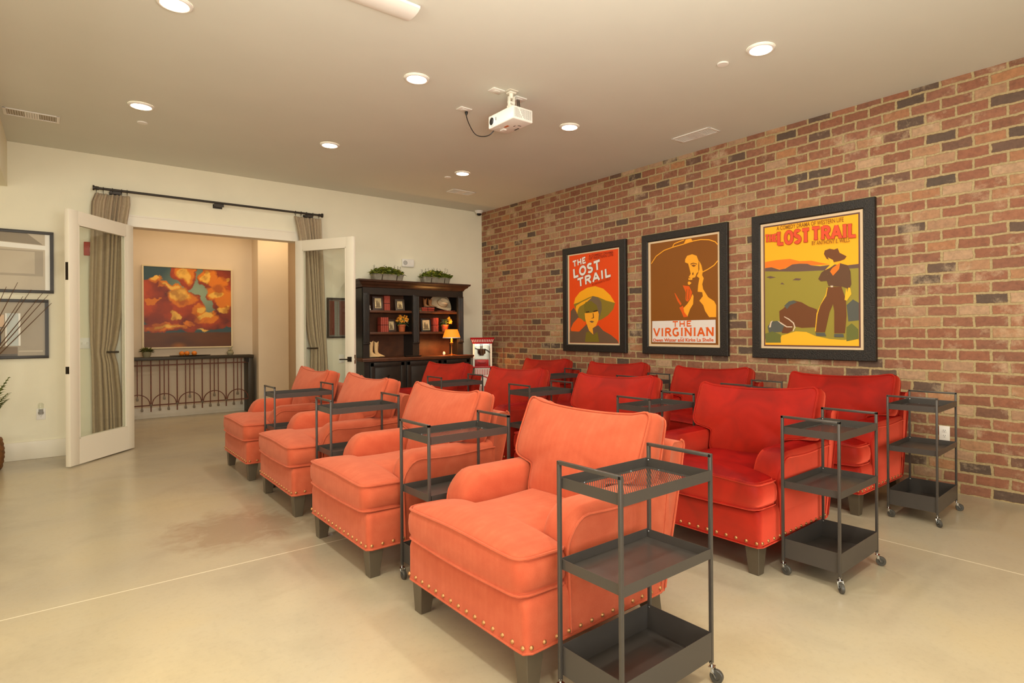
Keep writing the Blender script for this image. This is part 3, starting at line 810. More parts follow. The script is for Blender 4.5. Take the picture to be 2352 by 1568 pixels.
# ------------------------------------------------------------------ posters on the brick wall: shapes in mm from each poster's centre
ART = {
 1: dict(c=(5.367, 1.707), size=(1156, 1396), mat=(-485, -606, 469, 607), prt=(-454, -586, 451, 591),
  polys=[
   ('hat', [(-369, -65),(-339, 15),(-250, 90),(-106, 141),(43, 152),(187, 111),(309, 22),(390, -79),(238, -44),(96, 7),(-4, 27),(-88, 9),(-203, -25),(-320, -60)]),
   ('olive', [(-369, -65),(-280, -48),(-203, -25),(-88, 9),(-4, 27),(96, 7),(238, -44),(390, -79),(359, -156),(272, -229),(165, -277),(93, -295),(-91, -298),(-215, -303),(-282, -241),(-321, -160)]),
   ('umber', [(-459, -455),(-442, -387),(-430, -157),(-370, -112),(-301, -188),(-253, -282),(-362, -320),(-432, -387),(-363, -421),(-264, -435),(-120, -337),(-36, -403),(93, -353),(182, -424),(321, -481),(423, -543),(447, -584),(-456, -584)]),
   ('orange2', [(-432, -394),(-381, -320),(-282, -248),(-215, -269),(-139, -324),(-168, -369),(-284, -435),(-422, -428)]),
   ('hat', [(-330, -133),(-320, -87),(-212, -44),(-107, -16),(-23, 13),(-55, -18),(-155, -66),(-252, -102),(-281, -135),(-301, -201)]),
   ('grey', [(-108, -42),(-23, 6),(-4, 27),(96, 0),(153, -60),(159, -149),(130, -225),(102, -289),(91, -173),(59, -94),(-14, -46)]),
   ('moss', [(-169, -86),(-136, -48),(-33, -36),(68, -95),(98, -176),(-34, -198),(-156, -194)]),
   ('face', [(-156, -192),(-34, -190),(91, -173),(108, -212),(97, -289),(56, -359),(-8, -393),(-69, -383),(-120, -337),(-148, -264)]),
   ('ink', [(-132, -173),(-71, -168),(-68, -181),(-128, -187)]),
   ('ink', [(7, -168),(80, -157),(84, -173),(10, -183)]),
   ('ink', [(-5, -196),(7, -196),(17, -259),(-27, -268),(-27, -260),(2, -253)]),
   ('umber', [(-69, -301),(-24, -294),(24, -305),(-20, -323)]),
   ('face', [(-114, -344),(-64, -385),(-8, -390),(4, -475),(-74, -423)]),
   ('moss', [(-130, -445),(-77, -432),(0, -484),(78, -436),(112, -571),(-154, -571)]),
  ], lines=[],
  texts=[('b', 'THE', (-374, 434), (-122, 471), 78), ('b', 'LOST', (-366, 285), (144, 366), 118), ('b', 'TRAIL', (-278, 159), (328, 261), 109), ('s', 'A COMEDY DRAMA', (-65, 537), (370, 543), 31), ('s', 'OF WESTERN LIFE', (-65, 500), (370, 508), 32), ('s', 'BY ANTHONY E. WILLS', (-3, 161), (319, 216), 26)]),
 2: dict(c=(3.954, 1.705), size=(1152, 1394), mat=(-485, -608, 478, 610), prt=(-451, -581, 456, 588),
  polys=[
   ('face', [(26, 539),(49, 579),(122, 582),(143, 543),(82, 538)]),
   ('face', [(41, 362),(68, 398),(134, 408),(192, 385),(218, 323),(211, 280),(213, 210),(191, 195),(171, 153),(119, 146),(86, 160),(113, 196),(93, 269),(81, 309),(38, 329)]),
   ('face', [(224, 328),(252, 277),(268, 211),(261, 168),(281, 134),(261, 71),(273, 17),(335, -72),(409, -118),(433, -161),(432, -288),(346, -286),(296, -220),(272, -155),(223, -105),(268, -58),(260, -15),(202, -6),(209, 64),(225, 139),(192, 163),(210, 194),(226, 236)]),
   ('brown', [(110, 306),(146, 314),(198, 298),(196, 290),(146, 303),(113, 294)]),
   ('brown', [(120, 287),(149, 294),(185, 281),(153, 266)]),
   ('brown', [(132, 200),(148, 212),(153, 185),(135, 178)]),
   ('face', [(82, 149),(139, 145),(132, 129),(84, 129)]),
   ('face', [(74, 106),(92, 115),(124, 94),(95, 74),(76, 81)]),
   ('rust', [(5, 75),(92, 61),(131, -8),(117, -62),(72, -109),(53, -103),(40, -80),(46, -3),(28, 31)]),
   ('brown', [(58, 30),(65, 29),(56, -86),(48, -80)]),
   ('brown', [(89, 28),(96, 25),(85, -82),(78, -82)]),
   ('rust', [(-108, -3),(-95, -8),(-57, -64),(-10, -128),(-24, -149),(-69, -92)]),
   ('face', [(137, -28),(150, -52),(143, -139),(103, -192),(65, -279),(36, -257),(13, -178),(64, -136),(107, -83)]),
   ('rust', [(-42, -171),(10, -151),(26, -223),(73, -277),(16, -280),(-11, -222)]),
   ('panel', [(-429, -315),(425, -314),(425, -562),(-431, -560)]),
  ], lines=[[(-438, 357), (-366, 437), (-249, 492), (-129, 514), (15, 531), (135, 550), (251, 554), (352, 539), (426, 509), (458, 476)], [(457, 305), (412, 262), (337, 226), (268, 202)], [(-129, 520), (-105, 551), (-39, 565), (29, 576)]],
  texts=[('t', 'THE', (-136, -385), (125, -381), 62), ('t', 'VIRGINIAN', (-411, -492), (406, -486), 93), ('s', 'BY', (-27, -516), (7, -514), 11), ('s', 'Owen Wister and Kirke La Shelle', (-416, -555), (401, -545), 39)]),
 3: dict(c=(2.528, 1.705), size=(1145, 1401), mat=(-482, -605, 473, 612), prt=(-453, -585, 448, 589),
  polys=[
   ('glow', [(-437, 240),(-322, 249),(-182, 247),(-91, 216),(19, 210),(125, 178),(188, 160),(19, 167),(-148, 191),(-263, 151),(-346, 173),(-437, 183)]),
   ('mount', [(-437, 181),(-370, 183),(-287, 153),(-228, 159),(-159, 192),(-91, 193),(-14, 184),(19, 167),(104, 152),(229, 156),(329, 138),(438, 142),(438, 91),(125, 92),(-438, 137)]),
   ('field', [(-438, 149),(-114, 120),(125, 111),(438, 106),(436, -519),(-440, -515)]),
   ('mount', [(-426, 91),(-383, 99),(-323, 81),(-383, 74)]),
   ('mount', [(-160, 43),(-126, 59),(-72, 51),(-92, 35)]),
   ('mount', [(-282, 13),(-262, 28),(-235, 7)]),
   ('sand', [(-268, -480),(-129, -441),(-29, -447),(57, -485),(183, -511),(305, -520),(430, -504),(435, -572),(-439, -566),(-430, -540),(-291, -525)]),
   ('slate', [(332, -212),(386, -164),(436, -196),(435, -348),(346, -356)]),
   ('bay', [(-292, -245),(-254, -223),(-207, -181),(-150, -148),(-71, -170),(-6, -210),(70, -240),(82, -299),(58, -405),(-73, -409),(-152, -392),(-163, -436),(-209, -460),(-267, -458),(-281, -390),(-290, -312)]),
   ('slate', [(-242, -196),(-196, -157),(-150, -148),(-116, -168),(-184, -193),(-214, -230)]),
   ('slate', [(-413, -395),(-376, -344),(-314, -339),(-241, -380),(-267, -446),(-399, -452)]),
   ('bone', [(-399, -401),(-380, -344),(-356, -335),(-372, -358),(-380, -401)]),
   ('bone', [(-312, -336),(-273, -355),(-215, -393),(-163, -394),(-163, -403),(-220, -402),(-279, -366)]),
   ('bone', [(-243, -296),(-197, -319),(-146, -359),(-131, -403),(-154, -441),(-161, -438),(-143, -401),(-157, -364),(-199, -330),(-243, -304)]),
   ('weed', [(-442, -463),(-362, -440),(-279, -471),(-277, -549),(-434, -551)]),
   ('weed', [(331, -407),(375, -372),(428, -423),(430, -509),(330, -530)]),
   ('bay', [(171, -43),(290, -46),(327, -161),(332, -305),(317, -460),(225, -460),(226, -260),(216, -198),(185, -270),(144, -450),(56, -450),(75, -277),(112, -193),(160, -122)]),
   ('coat', [(177, 98),(218, 126),(279, 162),(341, 140),(368, 82),(374, -31),(357, -72),(298, -48),(176, -33),(159, 26)]),
   ('coat', [(85, 36),(114, 92),(167, 125),(218, 157),(230, 125),(169, 75),(168, 14),(108, 12)]),
   ('bay', [(138, 259),(147, 290),(189, 301),(229, 289),(260, 297),(276, 255),(336, 218),(319, 194),(279, 182),(229, 177),(188, 202),(162, 213)]),
   ('sand', [(173, 224),(219, 196),(231, 154),(190, 128),(146, 111),(188, 151),(196, 180)]),
   ('glow', [(213, 126),(281, 167),(271, 111),(218, 56),(192, 96)]),
   ('sand', [(171, -49),(156, -121),(104, -204),(77, -288),(60, -442),(52, -442),(69, -277),(107, -193),(151, -111),(164, -48)]),
   ('sand', [(317, -166),(330, -59),(342, -100),(349, -58),(365, -61),(374, -117),(337, -172)]),
   ('bone', [(195, -31),(219, -33),(217, -47),(197, -46)]),
   ('slate', [(56, -454),(142, -454),(155, -487),(66, -482)]),
   ('slate', [(225, -465),(305, -465),(309, -495),(225, -494)]),
  ], lines=[],
  texts=[('s', 'A COMEDY DRAMA OF WESTERN LIFE', (-310, 532), (313, 526), 40), ('t', 'THE', (-427, 433), (-306, 428), 71), ('t', 'LOST', (-300, 389), (9, 385), 125), ('t', 'TRAIL', (33, 397), (420, 377), 117), ('s', 'BY ANTHONY E. WILLS', (33, 349), (365, 339), 38)]),
}
PAL = {'hat': (250, 172, 30), 'olive': (142, 118, 40), 'umber': (112, 84, 62), 'orange2': (240, 92, 24), 'grey': (120, 98, 72), 'moss': (124, 106, 34),
       'face': (252, 168, 44), 'ink': (60, 34, 20), 'brown': (136, 80, 24), 'rust': (226, 92, 24), 'panel': (228, 216, 206), 'glow': (250, 122, 36),
       'mount': (110, 84, 72), 'field': (156, 140, 56), 'sand': (255, 186, 46), 'slate': (92, 92, 84), 'bay': (116, 70, 40), 'bone': (220, 196, 170),
       'weed': (110, 112, 56), 'coat': (104, 72, 50), 'bg1': (232, 76, 18), 'bg2': (136, 80, 24), 'bg3': (255, 178, 34), 'mat': (222, 194, 156),
       'white': (238, 228, 218), 'edge3': (104, 70, 62), 'coral': (228, 84, 50), 'dimred': (150, 42, 14), 'brownink': (140, 86, 24), 'ochre': (226, 140, 40)}
POSTER_MATS = {k: mat('print_' + k, v, 0.5, spec=0.3) for k, v in PAL.items()}
PK = list(PAL)

# ---- hand-drawn block and slab capitals as strokes in a unit box
def arc(cx, cy, rx, ry, a0, a1, n=14):
    return [(cx + rx * math.cos(R(a0 + (a1 - a0) * i / n)), cy + ry * math.sin(R(a0 + (a1 - a0) * i / n))) for i in range(n + 1)]
GL = {
    'T': ([[(0.5, 0), (0.5, 1)], [(0.02, 0.93), (0.98, 0.93)]], [(0.5, 0)], 0.9),
    'H': ([[(0.16, 0), (0.16, 1)], [(0.84, 0), (0.84, 1)], [(0.16, 0.5), (0.84, 0.5)]], [(0.16, 0), (0.84, 0), (0.16, 1), (0.84, 1)], 1.0),
    'E': ([[(0.16, 0), (0.16, 1)], [(0.1, 0.93), (0.9, 0.93)], [(0.1, 0.07), (0.92, 0.07)], [(0.16, 0.5), (0.74, 0.5)]], [], 0.86),
    'V': ([[(0.06, 1), (0.5, 0.02)], [(0.94, 1), (0.5, 0.02)]], [(0.08, 1), (0.92, 1)], 1.0),
    'I': ([[(0.5, 0), (0.5, 1)]], [(0.5, 0), (0.5, 1)], 0.42),
    'R': ([[(0.16, 0), (0.16, 1)], [(0.16, 0.93), (0.5, 0.93)] + arc(0.52, 0.72, 0.32, 0.21, 90, -90) + [(0.16, 0.51)], [(0.5, 0.5), (0.9, 0.0)]], [(0.16, 0), (0.92, 0)], 0.98),
    'G': ([arc(0.52, 0.5, 0.42, 0.44, 50, 320, 22), [(0.6, 0.42), (0.92, 0.42)], [(0.84, 0.42), (0.84, 0.08)]], [], 1.0),
    'N': ([[(0.14, 0), (0.14, 1)], [(0.86, 0), (0.86, 1)], [(0.14, 0.98), (0.86, 0.02)]], [(0.14, 0), (0.10, 1), (0.86, 1)], 1.05),
    'A': ([[(0.06, 0), (0.5, 0.98)], [(0.94, 0), (0.5, 0.98)], [(0.24, 0.33), (0.76, 0.33)]], [(0.08, 0), (0.92, 0)], 1.0),
    'L': ([[(0.18, 0), (0.18, 1)], [(0.1, 0.07), (0.95, 0.07)]], [(0.18, 1)], 0.8),
    'O': ([arc(0.5, 0.5, 0.42, 0.43, 0, 360, 28)], [], 1.0),
    'S': ([arc(0.5, 0.73, 0.34, 0.21, 30, 270, 14) + arc(0.5, 0.27, 0.36, 0.22, 90, -150, 14)], [], 0.84),
}
def stroke_quads(path, w, asp):
    """thick polyline as quads; asp keeps the stroke even when the box is stretched"""
    P = [Vector((x * asp, y)) for x, y in path]
    n = len(P); out = []; L = []; Rr = []
    for i in range(n):
        if i == 0: d = P[1] - P[0]
        elif i == n - 1: d = P[-1] - P[-2]
        else: d = (P[i + 1] - P[i]).normalized() + (P[i] - P[i - 1]).normalized()
        d.normalize(); nn = Vector((-d.y, d.x)); k = 1.0
        if 0 < i < n - 1:
            k = 1 / max(0.5, nn.dot(Vector((-(P[i + 1] - P[i]).normalized().y, (P[i + 1] - P[i]).normalized().x))))
        L.append(P[i] + nn * w / 2 * k); Rr.append(P[i] - nn * w / 2 * k)
    for i in range(n - 1):
        out.append([(p.x / asp, p.y) for p in (L[i], L[i + 1], Rr[i + 1], Rr[i])])
    return out
def word_quads(word, w, serif, asp_box, grow=0.0):
    """quads of a word fitted into the unit box; asp_box = width/height of the box"""
    gap = 0.17
    tot = sum(GL[c][2] for c in word) + gap * (len(word) - 1)
    k = asp_box / tot            # letter-box width per unit, in heights
    x = 0; out = []
    for c in word:
        st, sf, lw = GL[c]
        asp = lw * k
        qs = []
        for p in st: qs += stroke_quads(p, w + grow, asp)
        if serif:
            for sx, sy in sf:
                hw, hh = 0.15, 0.11
                y0, y1 = (0, hh) if sy == 0 else (1 - hh, 1)
                g = grow / 2
                qs.append([(sx - hw / asp * 0.9 - g / asp, y0 - g), (sx + hw / asp * 0.9 + g / asp, y0 - g), (sx + hw / asp * 0.9 + g / asp, y1 + g), (sx - hw / asp * 0.9 - g / asp, y1 + g)])
        for q in qs: out.append([((x + a * lw) / tot, b_) for a, b_ in q])
        x += lw + gap
    return out
def font_tris(text, bold=0.0):
    cu = bpy.data.curves.new('t', 'FONT'); cu.body = text; cu.size = 1; cu.offset = bold; cu.resolution_u = 2
    o = bpy.data.objects.new('t', cu); C.objects.link(o)
    bpy.context.view_layer.update()
    me = bpy.data.meshes.new_from_object(o.evaluated_get(bpy.context.evaluated_depsgraph_get()))
    P = [tuple(v.co) for v in me.vertices]; F = [tuple(p.vertices) for p in me.polygons]
    bpy.data.objects.remove(o); bpy.data.curves.remove(cu); bpy.data.meshes.remove(me)
    xs = [p[0] for p in P]; ys = [p[1] for p in P]
    x0, x1, y0, y1 = min(xs), max(xs), min(ys), max(ys)
    return [[((P[i][0] - x0) / (x1 - x0), (P[i][1] - y0) / (y1 - y0)) for i in f] for f in F]

def make_poster(k, name, label):
    d = ART[k]
    yc, zc = d['c']; w, h = d['size'][0] / 1000, d['size'][1] / 1000
    t = thing(name, label, 'poster', (XR, yc, zc), 0, 'framed posters on the brick wall')
    # local: x towards the room is negative; picture right = -y
    P = lambda a, b_, x: (x, -a / 1000, b_ / 1000)
    dep = 0.045
    m = d['mat']
    mb = MB()
    oa, ob = d['size'][0] / 2, d['size'][1] / 2
    outer = [(-oa, -ob), (oa, -ob), (oa, ob), (-oa, ob)]
    inner = [(m[0], m[1]), (m[2], m[1]), (m[2], m[3]), (m[0], m[3])]
    lip = [(m[0] - 10, m[1] - 10), (m[2] + 10, m[1] - 10), (m[2] + 10, m[3] + 10), (m[0] - 10, m[3] + 10)]
    oin = [(a * 0.99, b_ * 0.992) for a, b_ in outer]
    rings = [[P(a, b_, -0.004) for a, b_ in outer], [P(a, b_, -dep + 0.006) for a, b_ in outer], [P(a, b_, -dep) for a, b_ in oin],
             [P(a, b_, -dep + 0.001) for a, b_ in lip], [P(a, b_, -dep + 0.012) for a, b_ in inner], [P(a, b_, -0.012) for a, b_ in inner]]
    mb.loft(rings, False)
    mb.poly([P(a, b_, -0.004) for a, b_ in outer])
    mb.build('frame', black_wood, t, angle=20)
    mb = MB(); xb = -0.028
    mb.poly([P(a, b_, xb) for a, b_ in [(m[0] - 2, m[1] - 2), (m[2] + 2, m[1] - 2), (m[2] + 2, m[3] + 2), (m[0] - 2, m[3] + 2)]])
    mb.build('mat_board', POSTER_MATS['mat'], t)
    # the print: flat ink shapes, a fraction of a millimetre apart
    mb = MB()
    p = d['prt']
    lay = [0]
    cnt = [0]
    def add(poly, key, step=True):
        if step: lay[0] += 1
        cnt[0] += 1
        x = xb - 0.0006 - lay[0] * 0.00015 - cnt[0] * 0.000012
        f = mb.poly([P(a, b_, x) for a, b_ in poly], PK.index(key))
    rect = lambda i: [(p[0] + i, p[1] + i), (p[2] - i, p[1] + i), (p[2] - i, p[3] - i), (p[0] + i, p[3] - i)]
    if k == 3: add(rect(0), 'edge3'); add(rect(14), 'bg3')
    else: add(rect(0), 'bg%d' % k)
    lo, hi = (p[0] + (14 if k == 3 else 0), p[2] - (14 if k == 3 else 0))
    lz, hz = (p[1] + (14 if k == 3 else 0), p[3] - (14 if k == 3 else 0))
    for key, pts in d['polys']:
        add([(min(hi, max(lo, a)), min(hz, max(lz, b_))) for a, b_ in pts], key)
    lay[0] += 1
    for line in d['lines']:
        for q in stroke_quads(line, 11, 1.0): add(q, 'face', False)
    for kind, txt, bl, br, hh in d['texts']:
        ex = Vector((br[0] - bl[0], br[1] - bl[1])); ey = Vector((0, hh))
        if kind == 'b': ey = Vector((-0.10 * hh, hh))
        O = Vector(bl)
        asp = ex.length / hh
        T = lambda qs: [[tuple(O + ex * a + ey * b_) for a, b_ in q] for q in qs]
        if kind == 's':
            key = {1: 'dimred', 2: 'rust', 3: 'brownink'}[k]
            lay[0] += 1
            for q in T(font_tris(txt, 0.02 if k == 2 else 0.008)): add(q, key, False)
        else:
            serif = kind == 't'
            wd = 0.27 if kind == 'b' else 0.23
            if k != 2:
                lay[0] += 1
                for q in T(word_quads(txt, wd, serif, asp, 0.055)): add(q, 'ink' if k == 1 else 'dimred', False)
            lay[0] += 1
            for q in T(word_quads(txt, wd, serif, asp)): add(q, {1: 'white', 2: 'rust', 3: 'coral'}[k], False)
    o = mb.build('print', [POSTER_MATS[q] for q in PK], t, norm=False)
    for f in o.data.polygons: f.use_smooth = False
    return t
make_poster(1, 'framed_poster', 'black framed orange poster of a face under a wide yellow hat, nearest the corner')
make_poster(2, 'framed_poster', 'black framed brown poster with a white title panel and half lit face')
make_poster(3, 'framed_poster', 'black framed yellow poster of a standing cowboy beside a fallen horse')
# ------------------------------------------------------------------ wall fittings of the brick wall
def outlet(name, label, loc, face, duplex=True):
    """plate 70 x 115 mm; face = rotation about z turning local -y to the room"""
    t = thing(name, label, 'outlet' if duplex else 'switch', loc, face)
    mb = MB(); mb.box((0, -0.003, 0), (0.072, 0.006, 0.116), bevel=0.002); mb.build('plate', white_plastic, t)
    for z in (-0.02, 0.02):
        mb = MB()
        mb.box((0, -0.0065, z), (0.034, 0.002, 0.028), bevel=0.0008)
        for x in (-0.007, 0.006): mb.box((x, -0.0078, z + 0.004), (0.0022, 0.001, 0.009), mi=1)
        mb.box((0, -0.0078, z - 0.008), (0.004, 0.001, 0.004), mi=1)
        mb.build('socket', [white_plastic, black_plastic], t)
    return t
outlet('wall_outlet', 'white duplex outlet low on the brick wall behind the rightmost cart', (XR - 0.001, 1.47, 0.457), R(-90))

# ------------------------------------------------------------------ ceiling: downlights, vents, sprinklers, projector
def make_downlight():
    t = thing('downlight', 'd', 'ceiling light')
    mb = MB()
    prof = [(0.094, 0.0), (0.094, -0.006), (0.088, -0.013), (0.078, -0.015), (0.074, -0.013)]
    mb.lathe(prof, (0, 0, 0), 36, cap=False)
    mb.build('trim_ring', white_plastic, t)
    mb = MB()
    mb.lathe([(0.0745, -0.012), (0.05, -0.0155), (0.02, -0.0165), (0.001, -0.0168)], (0, 0, 0), 36, cap=True)
    mb.build('lens', lamp_glow, t)
    return t
dl = make_downlight()
DL = ['lit round downlight cut by the top edge of the photo above the open glass door',
      'lit round downlight nearest the left ceiling vent',
      'lit round downlight left of the projector in the middle of the ceiling',
      'lit round downlight above the end of the curtain rod and hutch',
      'lit round downlight right of the projector',
      'lit round downlight nearest the room corner and small vent',
      'lit round downlight nearest the camera above the brick wall posters']
for i, ((x, y), lab) in enumerate(zip(LIGHTS_SEEN, DL)):
    o = dl if i == 0 else copy_tree(dl)
    o.location = (x, y, H - 0.0005)
    tag(o, lab, 'ceiling light', 'recessed ceiling lights')

def vent(label, x0, x1, y0, y1, split):
    cx, cy = (x0 + x1) / 2, (y0 + y1) / 2
    t = thing('ceiling_vent', label, 'vent', (cx, cy, H - 0.0005), 0, 'ceiling vents')
    w, d = x1 - x0, y1 - y0
    mb = MB()
    b_ = 0.022
    mb.bx(-w / 2, w / 2, -d / 2, -d / 2 + b_, -0.008, 0, bevel=0.002); mb.bx(-w / 2, w / 2, d / 2 - b_, d / 2, -0.008, 0, bevel=0.002)
    mb.bx(-w / 2, -w / 2 + b_, -d / 2, d / 2, -0.0079, 0); mb.bx(w / 2 - b_, w / 2, -d / 2, d / 2, -0.0079, 0)
    mb.build('frame', white_plastic, t)
    mb = MB(); mb.bx(-w / 2 + b_ / 2, w / 2 - b_ / 2, -d / 2 + b_ / 2, d / 2 - b_ / 2, -0.002, -0.0005); mb.build('backing', vent_dark, t)
    mb = MB()
    if w > d:
        n = int((w - 2 * b_) / 0.016)
        for i in range(n):
            x = -w / 2 + b_ + 0.008 + i * (w - 2 * b_ - 0.016) / (n - 1)
            mid = split and abs(x) < 0.3 * w / 2
            mb.box((x, 0, -0.005), (0.014 if mid else 0.003, d - 2 * b_, 0.006))
    else:
        n = int((d - 2 * b_) / 0.016)
        for i in range(n):
            y = -d / 2 + b_ + 0.008 + i * (d - 2 * b_ - 0.016) / (n - 1)
            mid = split and abs(y) < 0.3 * d / 2
            mb.box((0, y, -0.005), (w - 2 * b_, 0.010 if mid else 0.003, 0.006))
    mb.build('louvre', white_plastic, t)
    return t
vent('long white ceiling vent at the far left of the ceiling', -0.366, 0.012, 6.80, 7.01, True)
vent('white ceiling vent over the brick wall side, right of the projector', 4.775, 4.965, 3.24, 3.69, True)
vent('small white ceiling vent in front of the hutch near the corner', 4.12, 4.48, 6.86, 7.07, True)

for (x, y), lab in zip([(3.726, 2.409), (0.596, 6.508), (3.758, 6.40)],
                       ['white sprinkler cover disc beside the downlight nearest the camera', 'white sprinkler cover disc below the downlight near the left vent',
                        'white sprinkler cover disc beside the downlight nearest the corner']):
    mb = MB(); mb.lathe([(0.042, 0.0), (0.042, -0.005), (0.038, -0.009), (0.0, -0.010)], (0, 0, 0), 28)
    o = mb.build('sprinkler_cover', white_plastic); o.location = (x, y, H - 0.0005)
    tag(o, lab, 'sprinkler', 'sprinkler covers')

# wide white ceiling fixture cut off by the top edge
t = thing('ceiling_fixture', 'long white ceiling light with a bowed diffuser cut off by the top edge', 'ceiling light', (1.05, 3.21, H - 0.0005))
mb = MB(); mb.bx(-0.60, 0.60, -0.075, 0.075, -0.018, 0, bevel=0.003); mb.build('tray', white_plastic, t)
mb = MB()
rings = []
for i in range(25):
    x = -0.602 + 1.204 * i / 24
    bow = 0.090 + 0.012 * math.cos((x) * 2.3)
    rings.append([(x, y * bow / 0.09, z) for y, z in [(-0.088, -0.012), (-0.086, -0.026), (-0.06, -0.038), (-0.02, -0.044), (0.02, -0.044), (0.06, -0.038), (0.086, -0.026), (0.088, -0.012)]])
mb.loft(rings, True); mb.build('diffuser', white_plastic, t)

# projector
t = thing('projector', 'white ceiling projector with lens and vented end on a short mount', 'projector', (2.850, 3.845, 2.970))
mb = MB(); mb.box((0, 0, 0.054), (0.202, 0.345, 0.106), bevel=0.010, seg=3)
mb.box((-0.0, 0.10, -0.003), (0.03, 0.05, 0.008)); mb.build('body', white_plastic, t)
mb = MB()
mb.lathe([(0.040, 0.0), (0.040, 0.006), (0.034, 0.008), (0.033, 0.003)], (-0.1005, 0.118, 0.052), 28, 0, Matrix.Rotation(R(-90), 3, 'Y'))
mb.lathe([(0.032, 0.0005), (0.031, 0.005), (0.02, 0.009), (0.001, 0.011)], (-0.1005, 0.118, 0.052), 28, 1, Matrix.Rotation(R(-90), 3, 'Y'))
mb.build('lens', [white_plastic, black_plastic], t)
mb = MB(); mb.box((-0.1012, 0.062, 0.06), (0.002, 0.007, 0.026), bevel=0.0009); mb.build('sensor', black_plastic, t)
mb = MB()
for i in range(16):
    for j in range(12):
        x = -0.080 + i * 0.0106; z = 0.020 + j * 0.0062
        if abs((x + 0.045) - (0.09 - z) * 0.62) < 0.007: continue
        mb.box((x, -0.1729, z), (0.0062, 0.0012, 0.0030), Matrix.Rotation(R(30), 3, 'Y'))
mb.build('vent_grille', grey_plastic, t)
mb = MB(); mb.box((-0.025, 0.02, 0.0005), (0.022, 0.055, 0.001), mi=0); mb.box((-0.06, 0.10, 0.0005), (0.02, 0.06, 0.001), mi=1)
for x, y, w, d in ((0.05, -0.06, 0.03, 0.008), (0.02, -0.03, 0.008, 0.025), (0.08, 0.02, 0.012, 0.06)): mb.box((x, y, 0.0004), (w, d, 0.001), mi=2)
mb.build('sticker', [mat('sticker_orange', (206, 110, 50), 0.5), white_plastic, black_plastic], t)
mb = MB()
ox, oy = -0.03, -0.055
mb.box((ox, oy, 0.2635), (0.085, 0.085, 0.003)); mb.box((ox, oy, 0.250), (0.062, 0.062, 0.012), bevel=0.004)
mb.lathe([(0.018, 0.205), (0.018, 0.25)], (ox, oy, 0), 14)
for s in (-1, 1): mb.box((ox + s * 0.022, oy, 0.185), (0.008, 0.032, 0.075), bevel=0.003)
mb.lathe([(0.012, -0.03), (0.012, 0.03)], (ox, oy, 0.175), 12, 0, Matrix.Rotation(R(90), 3, 'Y'))
mb.box((ox, oy, 0.135), (0.055, 0.055, 0.03), bevel=0.006); mb.box((ox, oy, 0.114), (0.10, 0.10, 0.008), bevel=0.002)
mb.build('mount', popcorn_white, t)
def ceil_plate(label, x, y, w, d):
    t = thing('ceiling_plate', label, 'outlet', (x, y, H - 0.0005), 0, 'ceiling plates by the projector')
    mb = MB(); mb.box((0, 0, -0.004), (w, d, 0.008), bevel=0.002); mb.build('plate', white_plastic, t)
    mb = MB(); mb.box((0, 0.0, -0.009), (w * 0.42, d * 0.42, 0.003), bevel=0.001); mb.build('socket', white_plastic, t)
ceil_plate('white ceiling plate that the black power cord is plugged into', 2.722, 4.35, 0.112, 0.088)
ceil_plate('white blank ceiling plate left of the projector mount', 2.715, 3.848, 0.112, 0.088)
ceil_plate('white ceiling plate behind the projector with thin cables hanging down', 2.955, 3.866, 0.112, 0.088)
mb = MB()
pts = [(2.758, 4.372, H - 0.010), (2.759, 4.372, H - 0.05), (2.762, 4.33, 3.10), (2.766, 4.25, 3.00), (2.772, 4.16, 2.955), (2.79, 4.07, 2.945), (2.82, 4.035, 2.985), (2.84, 4.024, 3.02)]
cr = []
for i in range(len(pts) - 1):
    p0, p1, p2, p3 = [Vector(pts[max(0, min(len(pts) - 1, j))]) for j in (i - 1, i, i + 1, i + 2)]
    for k in range(6):
        s = k / 6
        cr.append(0.5 * ((2 * p1) + (p2 - p0) * s + (2 * p0 - 5 * p1 + 4 * p2 - p3) * s * s + (3 * p1 - p0 - 3 * p2 + p3) * s ** 3))
cr.append(Vector(pts[-1]))
mb.tube(cr, 0.0042, 8); mb.lathe([(0.013, 0), (0.014, -0.012), (0.008, -0.03)], (2.758, 4.372, H - 0.008), 12)
tag(mb.build('power_cord', black_plastic), 'black power cord looping from the ceiling plate to the projector', 'cord')
mb = MB()
for k in range(3):
    x = 2.937 + k * 0.012
    mb.tube([(x, 3.866, H - 0.012), (x + 0.002, 3.862, 3.16), (x + 0.004, 3.85, 3.082)], 0.003, 6)
tag(mb.build('video_cable', black_plastic), 'thin dark cables hanging from the ceiling plate into the projector back', 'cable')
# security camera in the corner
t = thing('dome_camera', 'small white dome camera at the ceiling corner above the brick wall', 'camera', (5.20, 7.88, H - 0.0005))
mb = MB(); mb.lathe([(0.070, 0), (0.070, -0.012), (0.055, -0.026), (0.045, -0.045)], (0, 0, 0), 24); mb.build('body', white_plastic, t)
mb = MB(); mb.lathe([(0.042, -0.0445), (0.038, -0.060), (0.022, -0.074), (0.002, -0.079)], (0, 0, 0), 24); mb.build('dome', black_plastic, t)

